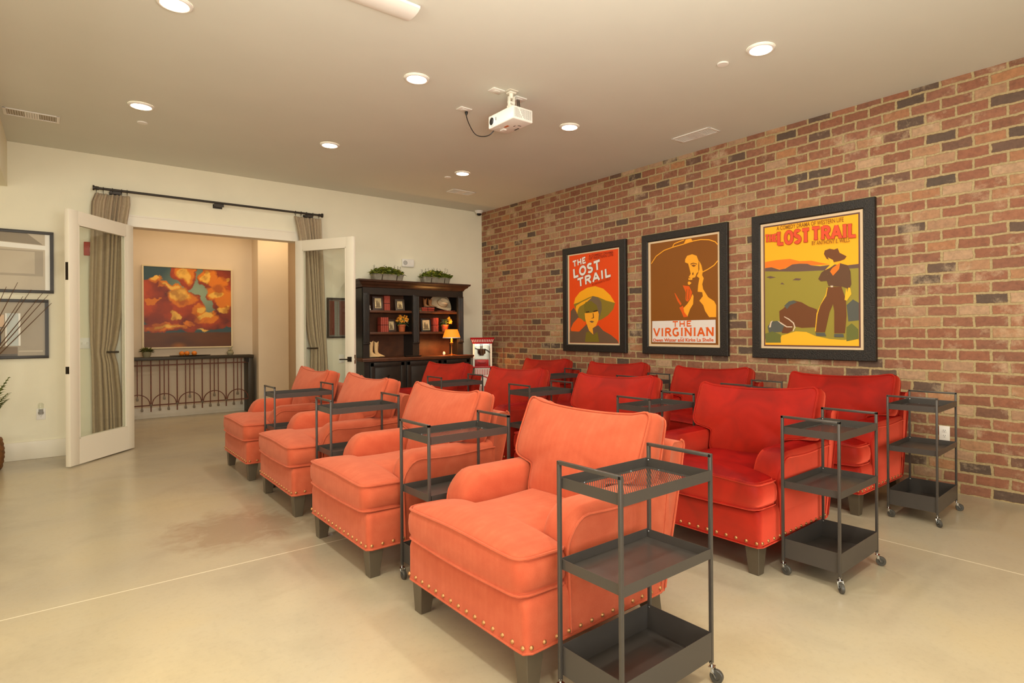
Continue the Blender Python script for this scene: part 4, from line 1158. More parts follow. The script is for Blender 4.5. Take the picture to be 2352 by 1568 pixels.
# ------------------------------------------------------------------ back wall fittings
t = thing('alarm_strobe', 'white wall alarm speaker above the planters over the hutch', 'alarm', (3.985, YB - 0.001, 2.312))
mb = MB(); mb.box((0, -0.02, 0), (0.19, 0.04, 0.115), bevel=0.006); mb.box((0.075, -0.043, 0), (0.03, 0.01, 0.085), bevel=0.003); mb.build('body', white_plastic, t)
mb = MB()
for r_ in (0.030, 0.020, 0.009): mb.tube([(-0.05 + r_ * math.cos(a * PI / 10), -0.0415, r_ * math.sin(a * PI / 10)) for a in range(20)], 0.003, 6, closed=True)
mb.build('speaker_grille', grey_plastic, t)
t = thing('fire_alarm', 'red fire alarm box on the wall behind the left glass door and curtain', 'alarm', (0.262, YB - 0.001, 2.20))
mb = MB(); mb.box((0, -0.018, 0), (0.115, 0.036, 0.145), bevel=0.005); mb.build('body', red_alarm, t)
mb = MB(); mb.box((0.015, -0.045, -0.01), (0.045, 0.02, 0.06), bevel=0.008); mb.build('strobe', white_plastic, t)
def switch(name, label, x, z, gangs):
    t = thing(name, label, 'switch', (x, YB - 0.001, z))
    w = 0.072 if gangs == 1 else 0.046 * gangs + 0.03
    mb = MB(); mb.box((0, -0.003, 0), (w, 0.006, 0.116), bevel=0.002); mb.build('plate', white_plastic, t)
    for g in range(gangs):
        mb = MB(); mb.box(((g - (gangs - 1) / 2) * 0.046, -0.008, 0), (0.012, 0.010, 0.026), Matrix.Rotation(R(14), 3, 'X'), bevel=0.001); mb.build('toggle', white_plastic, t)
switch('light_switch', 'white double light switch seen through the left glass door', 0.205, 1.182, 2)
switch('light_switch', 'white switch plate seen through the right glass door below the red picture', 2.985, 0.917, 1)
outlet('wall_outlet', 'white outlet on the back wall left of the glass door, night light plugged in', (-0.150, YB - 0.001, 0.455), 0)
t = thing('night_light', 'clear plug-in night light on the outlet left of the glass door', 'night light', (-0.150, YB - 0.0085, 0.480))
mb = MB(); mb.lathe([(0.020, -0.012), (0.022, 0.0), (0.022, 0.012)], (0, -0.022, -0.012), 16, 0, Matrix.Rotation(0, 3, 'X')); mb.box((0, -0.012, 0), (0.036, 0.022, 0.05), bevel=0.006); mb.build('body', grey_plastic, t)
mb = MB(); mb.lathe([(0.020, 0.0), (0.023, 0.03), (0.022, 0.062), (0.012, 0.075)], (0, -0.026, 0.018), 16); mb.build('shade', pane_glass, t)

def flat_frame(name, label, x0, x1, z0, z1, fw, y, group, fm, art):
    """framed picture hanging on a wall plane y (room side is -y)"""
    cx, cz = (x0 + x1) / 2, (z0 + z1) / 2
    t = thing(name, label, 'picture', (cx, y, cz), 0, group)
    w, h = (x1 - x0) / 2, (z1 - z0) / 2
    mb = MB(); dp = 0.028
    mb.bx(-w, w, -dp, -0.001, h - fw, h, bevel=0.002); mb.bx(-w, w, -dp, -0.001, -h, -h + fw, bevel=0.002)
    mb.bx(-w, -w + fw, -dp + 0.0004, -0.001, -h + fw * 0.5, h - fw * 0.5); mb.bx(w - fw, w, -dp + 0.0004, -0.001, -h + fw * 0.5, h - fw * 0.5)
    mb.build('frame', fm, t)
    art(t, w - fw + 0.002, h - fw + 0.002)
    return t
def flat_mats(**kw): return {k: mat('art_' + k, v, 0.35, spec=0.4) for k, v in kw.items()}
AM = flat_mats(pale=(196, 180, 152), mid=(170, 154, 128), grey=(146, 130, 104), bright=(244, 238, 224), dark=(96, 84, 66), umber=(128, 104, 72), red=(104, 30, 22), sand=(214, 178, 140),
               blue=(196, 200, 192), ink=(52, 44, 36), maroon=(108, 58, 42), stripe=(146, 150, 138), stripe2=(110, 104, 94))  # flat colours of the pictures and of reflections painted into them
AK = list(AM)
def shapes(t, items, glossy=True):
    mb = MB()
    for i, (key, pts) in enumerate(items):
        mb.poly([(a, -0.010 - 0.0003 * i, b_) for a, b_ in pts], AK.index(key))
    o = mb.build('print', [AM[k] for k in AK], t, norm=False)  # reflections in the glass are among these flat shapes
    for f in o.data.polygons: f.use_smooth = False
def rect(a0, a1, b0, b1): return [(a0, b0), (a1, b0), (a1, b1), (a0, b1)]
def art_upper(t, w, h):  # room reflections in the glass, painted as flat bands
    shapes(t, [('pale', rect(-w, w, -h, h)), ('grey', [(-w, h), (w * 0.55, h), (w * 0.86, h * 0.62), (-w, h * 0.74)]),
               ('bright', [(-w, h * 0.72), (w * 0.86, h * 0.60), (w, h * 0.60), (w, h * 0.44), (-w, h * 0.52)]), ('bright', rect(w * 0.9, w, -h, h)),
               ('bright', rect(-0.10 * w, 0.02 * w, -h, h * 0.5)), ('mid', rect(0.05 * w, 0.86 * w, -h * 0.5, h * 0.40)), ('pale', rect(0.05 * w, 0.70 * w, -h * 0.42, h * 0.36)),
               ('red', rect(-0.40 * w, -0.32 * w, -h * 0.35, -h * 0.05)), ('dark', rect(-0.40 * w, -0.32 * w, -h, -h * 0.4)), ('mid', rect(-0.30 * w, -0.14 * w, -h * 0.35, -h * 0.10)),
               ('ink', rect(-0.16 * w, -0.14 * w, -h, -h * 0.10))])
def reflection_lower(t, w, h):  # reflected lamp, vase and box painted into the picture
    shapes(t, [('mid', rect(-w, w, -h, h)), ('pale', rect(-0.2 * w, 0.05 * w, -h, h)), ('sand', rect(-0.42 * w, -0.22 * w, 0.1 * h, h)),
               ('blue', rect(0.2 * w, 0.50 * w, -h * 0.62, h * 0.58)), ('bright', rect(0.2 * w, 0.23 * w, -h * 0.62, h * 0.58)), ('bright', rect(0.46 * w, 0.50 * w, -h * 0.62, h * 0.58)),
               ('ink', rect(-0.5 * w, 0.12 * w, -h * 0.6, -0.05 * h)), ('sand', rect(-0.22 * w, 0.18 * w, 0.06 * h, 0.52 * h)), ('dark', rect(-0.22 * w, 0.18 * w, 0.04 * h, 0.07 * h)),
               ('umber', [(-0.30 * w, -0.1 * h), (-0.16 * w, -0.06 * h), (-0.06 * w, -0.14 * h), (-0.06 * w, -0.5 * h), (-0.14 * w, -0.62 * h), (-0.28 * w, -0.6 * h), (-0.34 * w, -0.4 * h)]),
               ('umber', rect(-w, 0.44 * w, -h, -0.66 * h)), ('dark', rect(-w, 0.44 * w, -h, -0.92 * h)), ('pale', rect(0.46 * w, 0.95 * w, -0.86 * h, -0.8 * h))])
def art_red(t, w, h):  # red brown art; the pale striped band is a painted reflection
    its = [('stripe2', rect(-w, w, -h, h)), ('maroon', rect(-w * 0.88, w * 0.88, -h * 0.92, h * 0.92)), ('red', rect(-w * 0.5, -w * 0.36, -h * 0.9, h * 0.88)), ('stripe', rect(-w * 0.34, w * 0.16, -h, h * 0.9))]
    for k in range(34): its.append(('stripe2', rect(-w * 0.34, w * 0.16, -h + k * h * 0.056, -h + k * h * 0.056 + h * 0.018)))
    its.append(('umber', rect(-w * 0.10, -w * 0.06, -h, h * 0.9)))
    shapes(t, its)
flat_frame('framed_picture', 'black framed grey picture with painted room reflections, the upper of two left of the glass door', -0.90, -0.042, 1.707, 2.346, 0.030, YB - 0.0005, 'pictures left of the door', thin_black, art_upper)
flat_frame('framed_picture', 'black framed picture with a reflected lamp shade painted in, the lower of two left of the glass door', -0.90, -0.084, 1.034, 1.640, 0.030, YB - 0.0005, 'pictures left of the door', thin_black, reflection_lower)
flat_frame('framed_picture', 'dark framed red brown picture with a painted pale reflection stripe seen through the right glass door', 2.785, 3.085, 1.205, 1.757, 0.022, YB - 0.0005, None, bronze, art_red)

# ------------------------------------------------------------------ curtains and rod
t = thing('curtain_rod', 'thin dark iron curtain rod above the double doors', 'curtain rod', (0, YB - 0.095, 2.852))
mb = MB(); mb.tube([(0.29, 0, 0), (2.70, 0, 0)], 0.0135, 14); mb.build('rod', iron, t)
for x in (0.287, 2.703):
    mb = MB(); mb.lathe([(0.028, -0.008), (0.028, 0.008)], (x, 0, 0), 16, 0, Matrix.Rotation(R(90), 3, 'Y')); mb.lathe([(0.019, -0.02), (0.019, 0.02)], (x + (0.025 if x < 1 else -0.025), 0, 0), 14, 0, Matrix.Rotation(R(90), 3, 'Y')); mb.build('finial', iron, t)
for x in (0.475, 1.478, 2.53):
    mb = MB()
    mb.bx(x - 0.05, x + 0.05, 0.086, 0.094, -0.055, -0.005); mb.box((x, 0.045, -0.02), (0.02, 0.09, 0.012)); mb.bx(x - 0.05, x + 0.05, -0.012, 0.012, -0.045, -0.014)
    mb.build('bracket', iron, t)
def curtain(label, prof, tie, flip, ringsx):
    """prof: list of (z, left x, right x)"""
    t = thing('curtain', label, 'curtain', (0, YB - 0.095, 0), 0, 'taupe curtains beside the doors')
    mb = MB()
    nz, nx = 90, 120
    zs = [prof[0][0] + (prof[-1][0] - prof[0][0]) * i / nz for i in range(nz + 1)]
    rows = []
    pz = [p[0] for p in prof][::-1]; pl = [p[1] for p in prof][::-1]; pr = [p[2] for p in prof][::-1]
    for z in zs:
        l = float(np.interp(z, pz, pl)); r_ = float(np.interp(z, pz, pr))
        wd = r_ - l
        amp = 0.012 + 0.013 * min(1, max(0, (2.75 - z) / 0.4)) * (0.5 + 0.5 * min(1, abs(z - tie) / 0.5))
        row = []
        for i in range(nx + 1):
            s = i / nx
            x = l + wd * s
            ph = (s + 0.05 * math.sin(s * 9 + 0.6) + 0.015 * math.sin(s * 19)) * 2 * PI * 6
            y = amp * math.sin(ph + 0.35 * math.sin(z * 2.1)) + 0.012 * math.sin(s * 7 + z * 1.7)
            y += 0.012 * math.sin(ph * 2 + 1.3) * (z > 2.5)
            row.append((x + 0.006 * math.cos(ph) , y, z))
        rows.append(row)
    mb.loft(rows, False, 0, closed=False)
    o = mb.build('drape', curtain_mat, t, angle=80)
    sm = o.modifiers.new('thick', 'SOLIDIFY'); sm.thickness = 0.003
    for x in ringsx:
        mb = MB(); mb.tube([(x, 0.024 * math.cos(a * PI / 9), 2.846 + 0.024 * math.sin(a * PI / 9)) for a in range(18)], 0.003, 6, closed=True)
        mb.tube([(x, 0, 2.822), (x, 0, 2.795)], 0.0025, 6); mb.build('ring', iron, t)
    l = float(np.interp(tie, pz, pl)); r_ = float(np.interp(tie, pz, pr))
    return t, l, r_
ct, l, r_ = curtain('taupe curtain left of the doors, mostly behind the left glass door',
        [(2.80, 0.300, 0.600), (2.70, 0.268, 0.602), (2.52, 0.262, 0.575), (2.30, 0.258, 0.555), (1.9, 0.248, 0.540), (1.5, 0.246, 0.520), (1.2, 0.250, 0.485), (1.08, 0.258, 0.455), (0.95, 0.262, 0.485), (0.6, 0.262, 0.515), (0.2, 0.265, 0.522), (0.02, 0.268, 0.524)], 1.08, False, [0.31, 0.37, 0.45, 0.53, 0.58])
ct2, l2, r2 = curtain('taupe curtain right of the doors, tied back behind the right glass door',
        [(2.80, 2.340, 2.685), (2.70, 2.365, 2.688), (2.52, 2.40, 2.690), (2.30, 2.425, 2.700), (1.9, 2.452, 2.715), (1.5, 2.478, 2.730), (1.2, 2.515, 2.745), (1.07, 2.548, 2.752), (0.95, 2.545, 2.760), (0.6, 2.535, 2.775), (0.2, 2.53, 2.785), (0.02, 2.53, 2.787)], 1.07, True, [2.36, 2.43, 2.50, 2.58, 2.66])
for lab, x, z in (('dark curtain holdback on the wall at the left curtain', 0.482, 1.085), ('dark curtain holdback on the wall at the right curtain', 2.522, 1.075)):
    t = thing('curtain_holdback', lab, 'holdback', (x, YB - 0.0005, z), 0, 'curtain holdbacks')
    mb = MB(); mb.lathe([(0.022, 0), (0.022, -0.006), (0.009, -0.008), (0.009, -0.15)], (0, 0, 0), 14, 0, Matrix.Rotation(R(-90), 3, 'X')); mb.build('post', bronze, t)
    mb = MB(); sg = -1 if x < 1 else 1; mb.tube([(-0.012 * sg, -0.150, 0.0), (0.04 * sg, -0.154, 0), (0.095 * sg, -0.150, 0)], 0.011, 10); mb.build('bar', bronze, t)
# ------------------------------------------------------------------ the black hutch
HX0, HX1 = 3.135, 4.712       # upper body
t = thing('hutch', 'tall black hutch with brown shelves and counter against the back wall', 'hutch', ((HX0 + HX1) / 2, 7.74, 0))
ox, oy = (HX0 + HX1) / 2, 7.74
hc = lambda mb: mb.xf(Matrix.Translation((-ox, -oy, 0)))
BK = YB - 0.02
# lower cabinet
mb = MB()
mb.bx(3.105, 4.775, 7.49, BK, 0.09, 0.885); mb.bx(3.125, 4.755, 7.51, BK, 0.0, 0.09)
mb.bx(3.105, 4.775, 7.472, 7.492, 0.09, 0.13)
hc(mb).build('lower_body', hutch_black, t)
for i, (a, b_) in enumerate(((3.18, 3.672), (3.712, 4.255), (4.295, 4.735))):
    mb = MB()
    mb.bx(a, b_, 7.474, 7.4895, 0.15, 0.868)
    fr = 0.05
    for q in ((a, b_, 0.868 - fr, 0.868), (a, b_, 0.15, 0.15 + fr), (a, a + fr, 0.15, 0.868), (b_ - fr, b_, 0.15, 0.868)):
        mb.bx(q[0], q[1], 7.464, 7.476, q[2], q[3], bevel=0.003)
    mb.bx(a + fr + 0.02, b_ - fr - 0.02, 7.468, 7.476, 0.15 + fr + 0.02, 0.868 - fr - 0.02, bevel=0.004)
    d = hc(mb).build('door', hutch_black, t)
    mb = MB(); mb.lathe([(0.006, 0.0), (0.006, 0.012), (0.013, 0.016), (0.015, 0.022), (0.010, 0.028), (0.001, 0.030)], ((a + b_) / 2, 7.462, 0.690), 14, 0, Matrix.Rotation(R(90), 3, 'X'))
    hc(mb).build('knob', bronze, d)
mb = MB(); mb.bx(3.075, 4.802, 7.455, BK, 0.885, 0.905, bevel=0.006); mb.bx(3.065, 4.812, 7.445, BK, 0.903, 0.930, bevel=0.008)
hc(mb).build('counter', hutch_brown, t)
# upper case: sides, middle, top rail, back
mb = MB()
mb.bx(HX0, HX0 + 0.03, 7.605, BK, 0.93, 1.90); mb.bx(HX1 - 0.03, HX1, 7.605, BK, 0.93, 1.90)
mb.bx(3.905, 3.935, 7.61, BK - 0.01, 0.93, 1.90)
mb.bx(HX0, HX1, 7.600, 7.625, 1.80, 1.905); mb.bx(HX0, HX1, 7.605, BK, 1.885, 1.905)
for a, b_ in ((HX0, 3.225), (3.870, 3.972), (4.615, HX1)):
    mb.bx(a, b_, 7.600, 7.622, 0.93, 1.81)
hc(mb).build('upper_body', hutch_black, t)
for a, b_ in ((HX0 + 0.002, 3.226), (3.871, 3.971), (4.616, HX1 - 0.002)):
    mb = MB()
    mb.bx(a, b_, 7.582, 7.6005, 1.115, 1.815, bevel=0.003)
    for k in range(4):
        x = a + (b_ - a) * (k + 1) / 5
        mb.tube([(x, 7.5815, 1.14), (x, 7.5815, 1.79)], 0.005, 6)
    mb.bx(a - 0.003, b_ + 0.003, 7.577, 7.6004, 1.118, 1.132, bevel=0.003)
    hc(mb).build('pilaster', hutch_black, t)
mb = MB(); mb.bx(HX0 + 0.025, HX1 - 0.025, BK - 0.012, BK - 0.002, 0.93, 1.89); hc(mb).build('back_panel', hutch_brown, t)
for a, b_ in ((HX0 + 0.03, 3.905), (3.935, HX1 - 0.03)):
    for z in (1.586, 1.284):
        mb = MB(); mb.bx(a, b_, 7.626, BK - 0.012, z - 0.034, z, bevel=0.004); hc(mb).build('shelf', hutch_brown, t)
mb = MB()
cprof = [(0.0, 1.893), (0.012, 1.900), (0.016, 1.915), (0.030, 1.930), (0.055, 1.945), (0.062, 1.962), (0.085, 1.975), (0.088, 1.998), (0.0, 2.0)]
rings = []
for p, z in cprof: rings.append([(HX0 - p, BK, z), (HX0 - p, 7.60 - p, z), (HX1 + p, 7.60 - p, z), (HX1 + p, BK, z)])
mb.loft(rings, True); hc(mb).build('crown', [mat('hutch_crown', (64, 40, 26), 0.42, noise_amt=0.3, noise_scale=10)], t)

# things on the shelves
def photo_frame(label, cx, z, w, h, y, tilt, mt, fr=0.024, matw=0.0, tw=0):
    t = thing('photo_frame', label, 'photo frame', (cx, y, z + 0.001), R(tw), 'framed photos in the hutch')
    Rm = Matrix.Rotation(R(-tilt), 4, 'X')
    mb = MB()
    for q in ((-w / 2, w / 2, h - fr, h), (-w / 2, w / 2, 0, fr)): mb.bx(q[0], q[1], -0.012, 0, q[2], q[3], bevel=0.002)
    for q in ((-w / 2, -w / 2 + fr), (w / 2 - fr, w / 2)): mb.bx(q[0], q[1], -0.0118, 0, 0.001, h - 0.001, bevel=0.002)
    mb.bx(-w / 2 + 0.003, w / 2 - 0.003, -0.004, 0.003, 0.003, h - 0.003)
    mb.xf(Rm); mb.build('frame', mt, t)
    mb = MB()
    a0, a1, b0, b1 = -w / 2 + fr, w / 2 - fr, fr, h - fr
    mb.poly([(a, -0.0055, b_) for a, b_ in ((a0, b0), (a1, b0), (a1, b1), (a0, b1))])
    pw, ph = a1 - a0, b1 - b0
    for q in ((0.22, 0.50, 0.12, 0.62), (0.50, 0.80, 0.12, 0.52), (0.28, 0.44, 0.56, 0.76), (0.56, 0.72, 0.46, 0.66), (0.08, 0.92, 0.05, 0.18)):
        mb.poly([(a, -0.0060 - q[0] * 0.0005, b_) for a, b_ in round_poly([(a0 + pw * q[0], b0 + ph * q[2]), (a0 + pw * q[1], b0 + ph * q[2]), (a0 + pw * q[1], b0 + ph * q[3]), (a0 + pw * q[0], b0 + ph * q[3])], pw * 0.4, 5)], 1)
    mb.xf(Rm); mb.build('photograph', [cream_paper, photo_ink], t, norm=False)
photo_frame('brown framed old photo at the left end of the hutch upper shelf', 3.397, 1.586, 0.150, 0.200, 7.70, 8, frame_brown, 0.030, tw=-8)
photo_frame('grey framed photo right of the red books on the hutch upper shelf', 3.725, 1.586, 0.142, 0.165, 7.70, 8, mat('photo_frame_grey', (86, 72, 58), 0.45), 0.030)
photo_frame('dark framed photo between red books and flowerpot on the left lower shelf', 3.620, 1.284, 0.136, 0.182, 7.76, 8, frame_brown, 0.032, tw=-6)
photo_frame('dark framed photo with wide cream mat on the right lower hutch shelf', 4.140, 1.284, 0.155, 0.195, 7.70, 8, mat('photo_frame_dark', (36, 28, 22), 0.45), 0.022, tw=-6)
def make_book(w, h, d):
    t = thing('book', 'b', 'book')
    mb = MB()
    mb.bx(-w / 2, -w / 2 + 0.0022, -d / 2, d / 2, 0, h); mb.bx(w / 2 - 0.0022, w / 2, -d / 2, d / 2, 0, h)
    sp = [(-w / 2, -d / 2 + 0.006), (-w / 2 * 0.82, -d / 2 - 0.001), (-w / 4, -d / 2 - 0.0045), (0, -d / 2 - 0.005), (w / 4, -d / 2 - 0.0045), (w / 2 * 0.82, -d / 2 - 0.001), (w / 2, -d / 2 + 0.006)]
    mb.prism(sp, lambda a, b_, z: (a, b_, z), 0, h)
    for z in (0.14, 0.80): mb.bx(-w / 2 - 0.0004, w / 2 + 0.0004, -d / 2 - 0.0060, -d / 2 + 0.001, h * z, h * z + 0.004)
    mb.build('cover', book_red, t)
    mb = MB(); mb.bx(-w / 2 + 0.0022, w / 2 - 0.0022, -d / 2 + 0.001, d / 2 - 0.004, 0.003, h - 0.003); mb.build('pages', cream_paper, t)
    mb = MB(); mb.bx(-w / 2 - 0.0006, w / 2 + 0.0006, -d / 2 - 0.0072, d / 2, h * 0.46, h * 0.50); mb.build('ribbon', book_dark, t)
    return t
bk = make_book(0.0268, 0.205, 0.11)
PLACES = [(3.494, 7.735, 1.586), (3.5225, 7.735, 1.586), (3.551, 7.735, 1.586),
          (3.440, 7.735, 1.284), (3.4685, 7.735, 1.284), (3.497, 7.735, 1.284), (3.5255, 7.735, 1.284),
          (4.262, 7.735, 1.284), (4.2905, 7.735, 1.284), (4.319, 7.735, 1.284)]
BL = ['red book, leftmost of three on the upper left hutch shelf', 'red book, middle of three on the upper left hutch shelf', 'red book, rightmost of three on the upper left hutch shelf',
      'red book, first from the left of four on the lower left hutch shelf', 'red book, second from the left of four on the lower left hutch shelf', 'red book, third from the left of four on the lower left hutch shelf', 'red book, last of four and beside the photo on the lower left shelf',
      'red book, leftmost of three on the lower right hutch shelf', 'red book, middle of three on the lower right hutch shelf', 'red book, rightmost of three and next to the flowerpot']
GR = ['red books on the upper left shelf'] * 3 + ['red books on the lower left shelf'] * 4 + ['red books on the lower right shelf'] * 3
for i, (p, lab) in enumerate(zip(PLACES, BL)):
    o = bk if i == 0 else copy_tree(bk)
    o.location = (p[0], p[1], p[2] + 0.0005); tag(o, lab, 'book', GR[i])
for k, lab in enumerate(('red book lying flat, lower of two under the brown boots', 'red book lying flat, upper of two under the brown boots')):
    o = copy_tree(bk); tag(o, lab, 'book', 'flat red books')
    o.rotation_euler = (0, R(90), R(2 - 5 * k)); o.location = (4.06, 7.74, 1.586 + 0.0145 + k * 0.0285)
# small white figurine at the very left
mb = MB(); mb.lathe([(0.016, 0), (0.017, 0.01), (0.008, 0.03), (0.010, 0.05), (0.004, 0.068), (0.0005, 0.072)], (0, 0, 0), 14)
o = mb.build('figurine', popcorn_white); o.location = (3.262, 7.675, 1.587); tag(o, 'small white figurine at the far left of the hutch upper shelf', 'figurine')

def boot_mb(h, mbx=None):
    """western boot: shaft along z, toe towards +x"""
    mb = MB()
    rings = []
    L = 0.155
    for z, xc, rx, ry in ((h, 0.004, 0.046, 0.036), (h * 0.97, 0.003, 0.047, 0.037), (h * 0.8, 0, 0.044, 0.035), (h * 0.55, -0.002, 0.040, 0.033), (h * 0.36, 0.0, 0.036, 0.030),
                          (h * 0.27, 0.010, 0.042, 0.030), (h * 0.20, 0.032, 0.060, 0.030), (h * 0.14, 0.052, 0.080, 0.030), (h * 0.085, 0.066, 0.098, 0.029), (0.012, 0.070, 0.106, 0.028)):
        ring = []
        for j in range(24):
            a = 2 * PI * j / 24
            ca, sa = math.cos(a), math.sin(a)
            x = xc + rx * ca; y = ry * sa
            if z < h * 0.25 and ca > 0: y *= (1 - 0.55 * ca ** 2)
            zz = z
            if z > h * 0.9: zz = z - 0.030 * abs(sa) ** 1.5 * 0 - 0.028 * (1 - abs(ca)) + 0.004
            ring.append((x, y, zz))
        rings.append(ring)
    mb.loft(rings, False)
    mb.face([v for v in mb.bm.verts[-24:]])
    # inner shaft so the boot is hollow
    inner = [[(0.004 + 0.041 * math.cos(2 * PI * j / 24), 0.031 * math.sin(2 * PI * j / 24), z - 0.028 * (1 - abs(math.cos(2 * PI * j / 24))) * (z > h * 0.9) + 0.002) for j in range(24)] for z in (h, h * 0.7)]
    mb.loft([[(0.004 + 0.046 * math.cos(2 * PI * j / 24), 0.036 * math.sin(2 * PI * j / 24), h - 0.028 * (1 - abs(math.cos(2 * PI * j / 24))) + 0.004) for j in range(24)]] + inner, False)
    return mb
def boot(label, loc, h, sc, rz, mt, grp):
    t = thing('boot', label, 'boot', loc, rz, grp)
    mb = boot_mb(h); mb.xf(Matrix.Diagonal((sc, sc, 1, 1))); mb.build('upper', mt, t)
    mb = MB()
    sole = [(0.176 * math.cos(a) ** 1 * 0.6 + 0.070, 0.030 * math.sin(a) * (1 - 0.45 * max(0, math.cos(a)) ** 2)) for a in [2 * PI * j / 24 for j in range(24)]]
    mb.prism([(a * sc, b_ * sc) for a, b_ in sole], lambda a, b_, z: (a, b_, z), 0.006, 0.013)
    mb.bx(-0.036 * sc, 0.012 * sc, -0.026 * sc, 0.026 * sc, 0, 0.008)
    mb.build('sole', leaf_dark, t)
    return t
boot('cream leather western boot on the hutch counter, the left one of the pair', (3.262, 7.640, 0.931), 0.232, 0.72, R(-14), boot_cream, 'cream boots on the counter')
boot('cream leather western boot on the hutch counter, the right one pointing right', (3.352, 7.672, 0.931), 0.222, 0.70, R(-8), boot_cream, 'cream boots on the counter')
boot('small brown boot on the flat red books, left of the pair', (4.140, 7.735, 1.6445), 0.135, 0.62, R(-30), boot_brown, 'brown boots on the books')
boot('small brown boot on the flat red books, right of the pair', (4.222, 7.735, 1.6445), 0.132, 0.62, R(-35), boot_brown, 'brown boots on the books')
# western hat leaning on its brim
t = thing('cowboy_hat', 'pale felt cowboy hat leaning on the upper right hutch shelf', 'hat', (4.44, 7.78, 1.588))
mb = MB()
rings = []
for r_, z in ((1.0, 0.0), (1.005, 0.004), (0.55, 0.006), (0.47, 0.012), (0.44, 0.03), (0.41, 0.07), (0.36, 0.10), (0.26, 0.112), (0.12, 0.104), (0.01, 0.098)):
    ring = []
    for j in range(40):
        a = 2 * PI * j / 40
        x = 0.185 * r_ * math.cos(a); y = 0.135 * r_ * math.sin(a)
        zz = z
        if r_ > 0.5: zz += 0.055 * max(0, (r_ - 0.5) / 0.5) * math.sin(a) ** 2 - 0.02 * max(0, (r_ - 0.5) / 0.5) * math.cos(a) ** 2
        elif z > 0.09: zz -= 0.03 * (1 - abs(math.sin(a)) * r_ / 0.3) * (1 if r_ < 0.3 else 0.3)
        ring.append((x, y, zz))
    rings.append(ring)
mb.loft(rings, True)
mb.xf(Matrix.Translation((0, 0, 0.115)) @ Matrix.Rotation(R(12), 4, 'Y') @ Matrix.Rotation(R(62), 4, 'X'))
mb.build('felt', hat_felt, t, angle=70)
mb = MB()
mb.tube([(0.186 * 0.452 * math.cos(a * PI / 20), 0.136 * 0.452 * math.sin(a * PI / 20), 0.022) for a in range(40)], 0.0045, 6, closed=True)
mb.xf(Matrix.Translation((0, 0, 0.115)) @ Matrix.Rotation(R(12), 4, 'Y') @ Matrix.Rotation(R(62), 4, 'X'))
mb.build('hatband', boot_brown, t)
mb = MB()
rnd = random.Random(8)
mb.tube([(4.31 + 0.028 * k, 7.665 + 0.02 * math.sin(k * 1.9), 1.5925 + 0.004 * math.sin(k * 2.7) ** 2) for k in range(12)], 0.0045, 6)
mb.tube([(4.33 + 0.022 * k, 7.690 + 0.018 * math.cos(k * 2.2), 1.5935) for k in range(12)], 0.0045, 6)
tag(mb.build('red_cord', book_red), 'red braided cord lying in front of the hat on the upper right shelf', 'cord')

def leaf_blade(mb, base, d, L, w, mi=0, droop=0.3, up=Vector((0, 0, 1))):
    d = Vector(d).normalized(); side = d.cross(up)
    if side.length < 1e-3: side = Vector((1, 0, 0))
    side.normalize()
    pts = []
    for i in range(5):
        s = i / 4
        c = Vector(base) + d * L * s - Vector((0, 0, 1)) * droop * L * s * s
        ww = w * math.sin(PI * min(0.98, 0.12 + 0.86 * s)) * 0.5
        pts.append((c - side * ww, c + Vector((0, 0, ww * 0.25)), c + side * ww))
    for a, b_ in zip(pts, pts[1:]):
        va = [mb.v(p) for p in a]; vb = [mb.v(p) for p in b_]
        mb.face((va[0], va[1], vb[1], vb[0]), mi); mb.face((va[1], va[2], vb[2], vb[1]), mi)
def planter(label, cx, cy, z, seed):
    rnd = random.Random(seed)
    t = thing('planter', label, 'planter', (cx, cy, z), 0, 'galvanised planters on the hutch')
    mb = MB()
    f = lambda hx, hy, zz: [(a, b_, zz) for a, b_ in round_poly([(-hx, -hy), (hx, -hy), (hx, hy), (-hx, hy)], 0.04, 5)]
    mb.loft([f(0.200, 0.068, 0.0), f(0.214, 0.076, 0.02), f(0.226, 0.084, 0.085), f(0.236, 0.092, 0.094), f(0.232, 0.088, 0.099), f(0.220, 0.078, 0.09), f(0.205, 0.07, 0.06)], True)
    mb.build('trough', galv, t)
    for x in (-0.11, 0.11):
        mb = MB(); mb.tube([(x, -0.077, 0.014), (x, -0.090, 0.05), (x + 0.004, -0.094, 0.085)], 0.006, 6); mb.build('rib', leaf_dark, t)
    mb = MB()
    for k in range(520):
        x = rnd.uniform(-0.225, 0.225); y = rnd.uniform(-0.09, 0.08)
        a = rnd.uniform(0, 2 * PI); el = rnd.uniform(0.1, 1.3)
        L = rnd.uniform(0.03, 0.09)
        mi = rnd.choice((0, 0, 0, 1, 1, 2))
        zz = 0.085 + rnd.uniform(0, 0.10) * (1 - (x / 0.26) ** 2)
        leaf_blade(mb, (x, y, zz), (math.cos(a) * math.cos(el), math.sin(a) * math.cos(el), math.sin(el)), L, L * 0.55, mi, 0.4)
    mb.build('foliage', [leaf_green, leaf_pale, leaf_green], t, norm=False)
    mb = MB()
    for k in range(18):
        x = rnd.uniform(-0.22, 0.22); y = rnd.uniform(-0.06, 0.05)
        top = Vector((x + rnd.uniform(-0.04, 0.04), y + rnd.uniform(-0.03, 0.02), 0.17 + rnd.uniform(0.02, 0.07)))
        mb.tube([(x, y, 0.10), top], 0.0012, 4)
        for q in range(4):
            a = rnd.uniform(0, 2 * PI); leaf_blade(mb, top - Vector((0, 0, 0.012 * q)), (math.cos(a), math.sin(a), 0.5), 0.02, 0.013, 0)
    mb.build('sprigs', leaf_dark, t, norm=False)
planter('galvanised trough of greenery on the left of the hutch top', 3.565, 7.775, 2.001, 4)
planter('galvanised trough of greenery on the right of the hutch top', 4.335, 7.775, 2.001, 9)

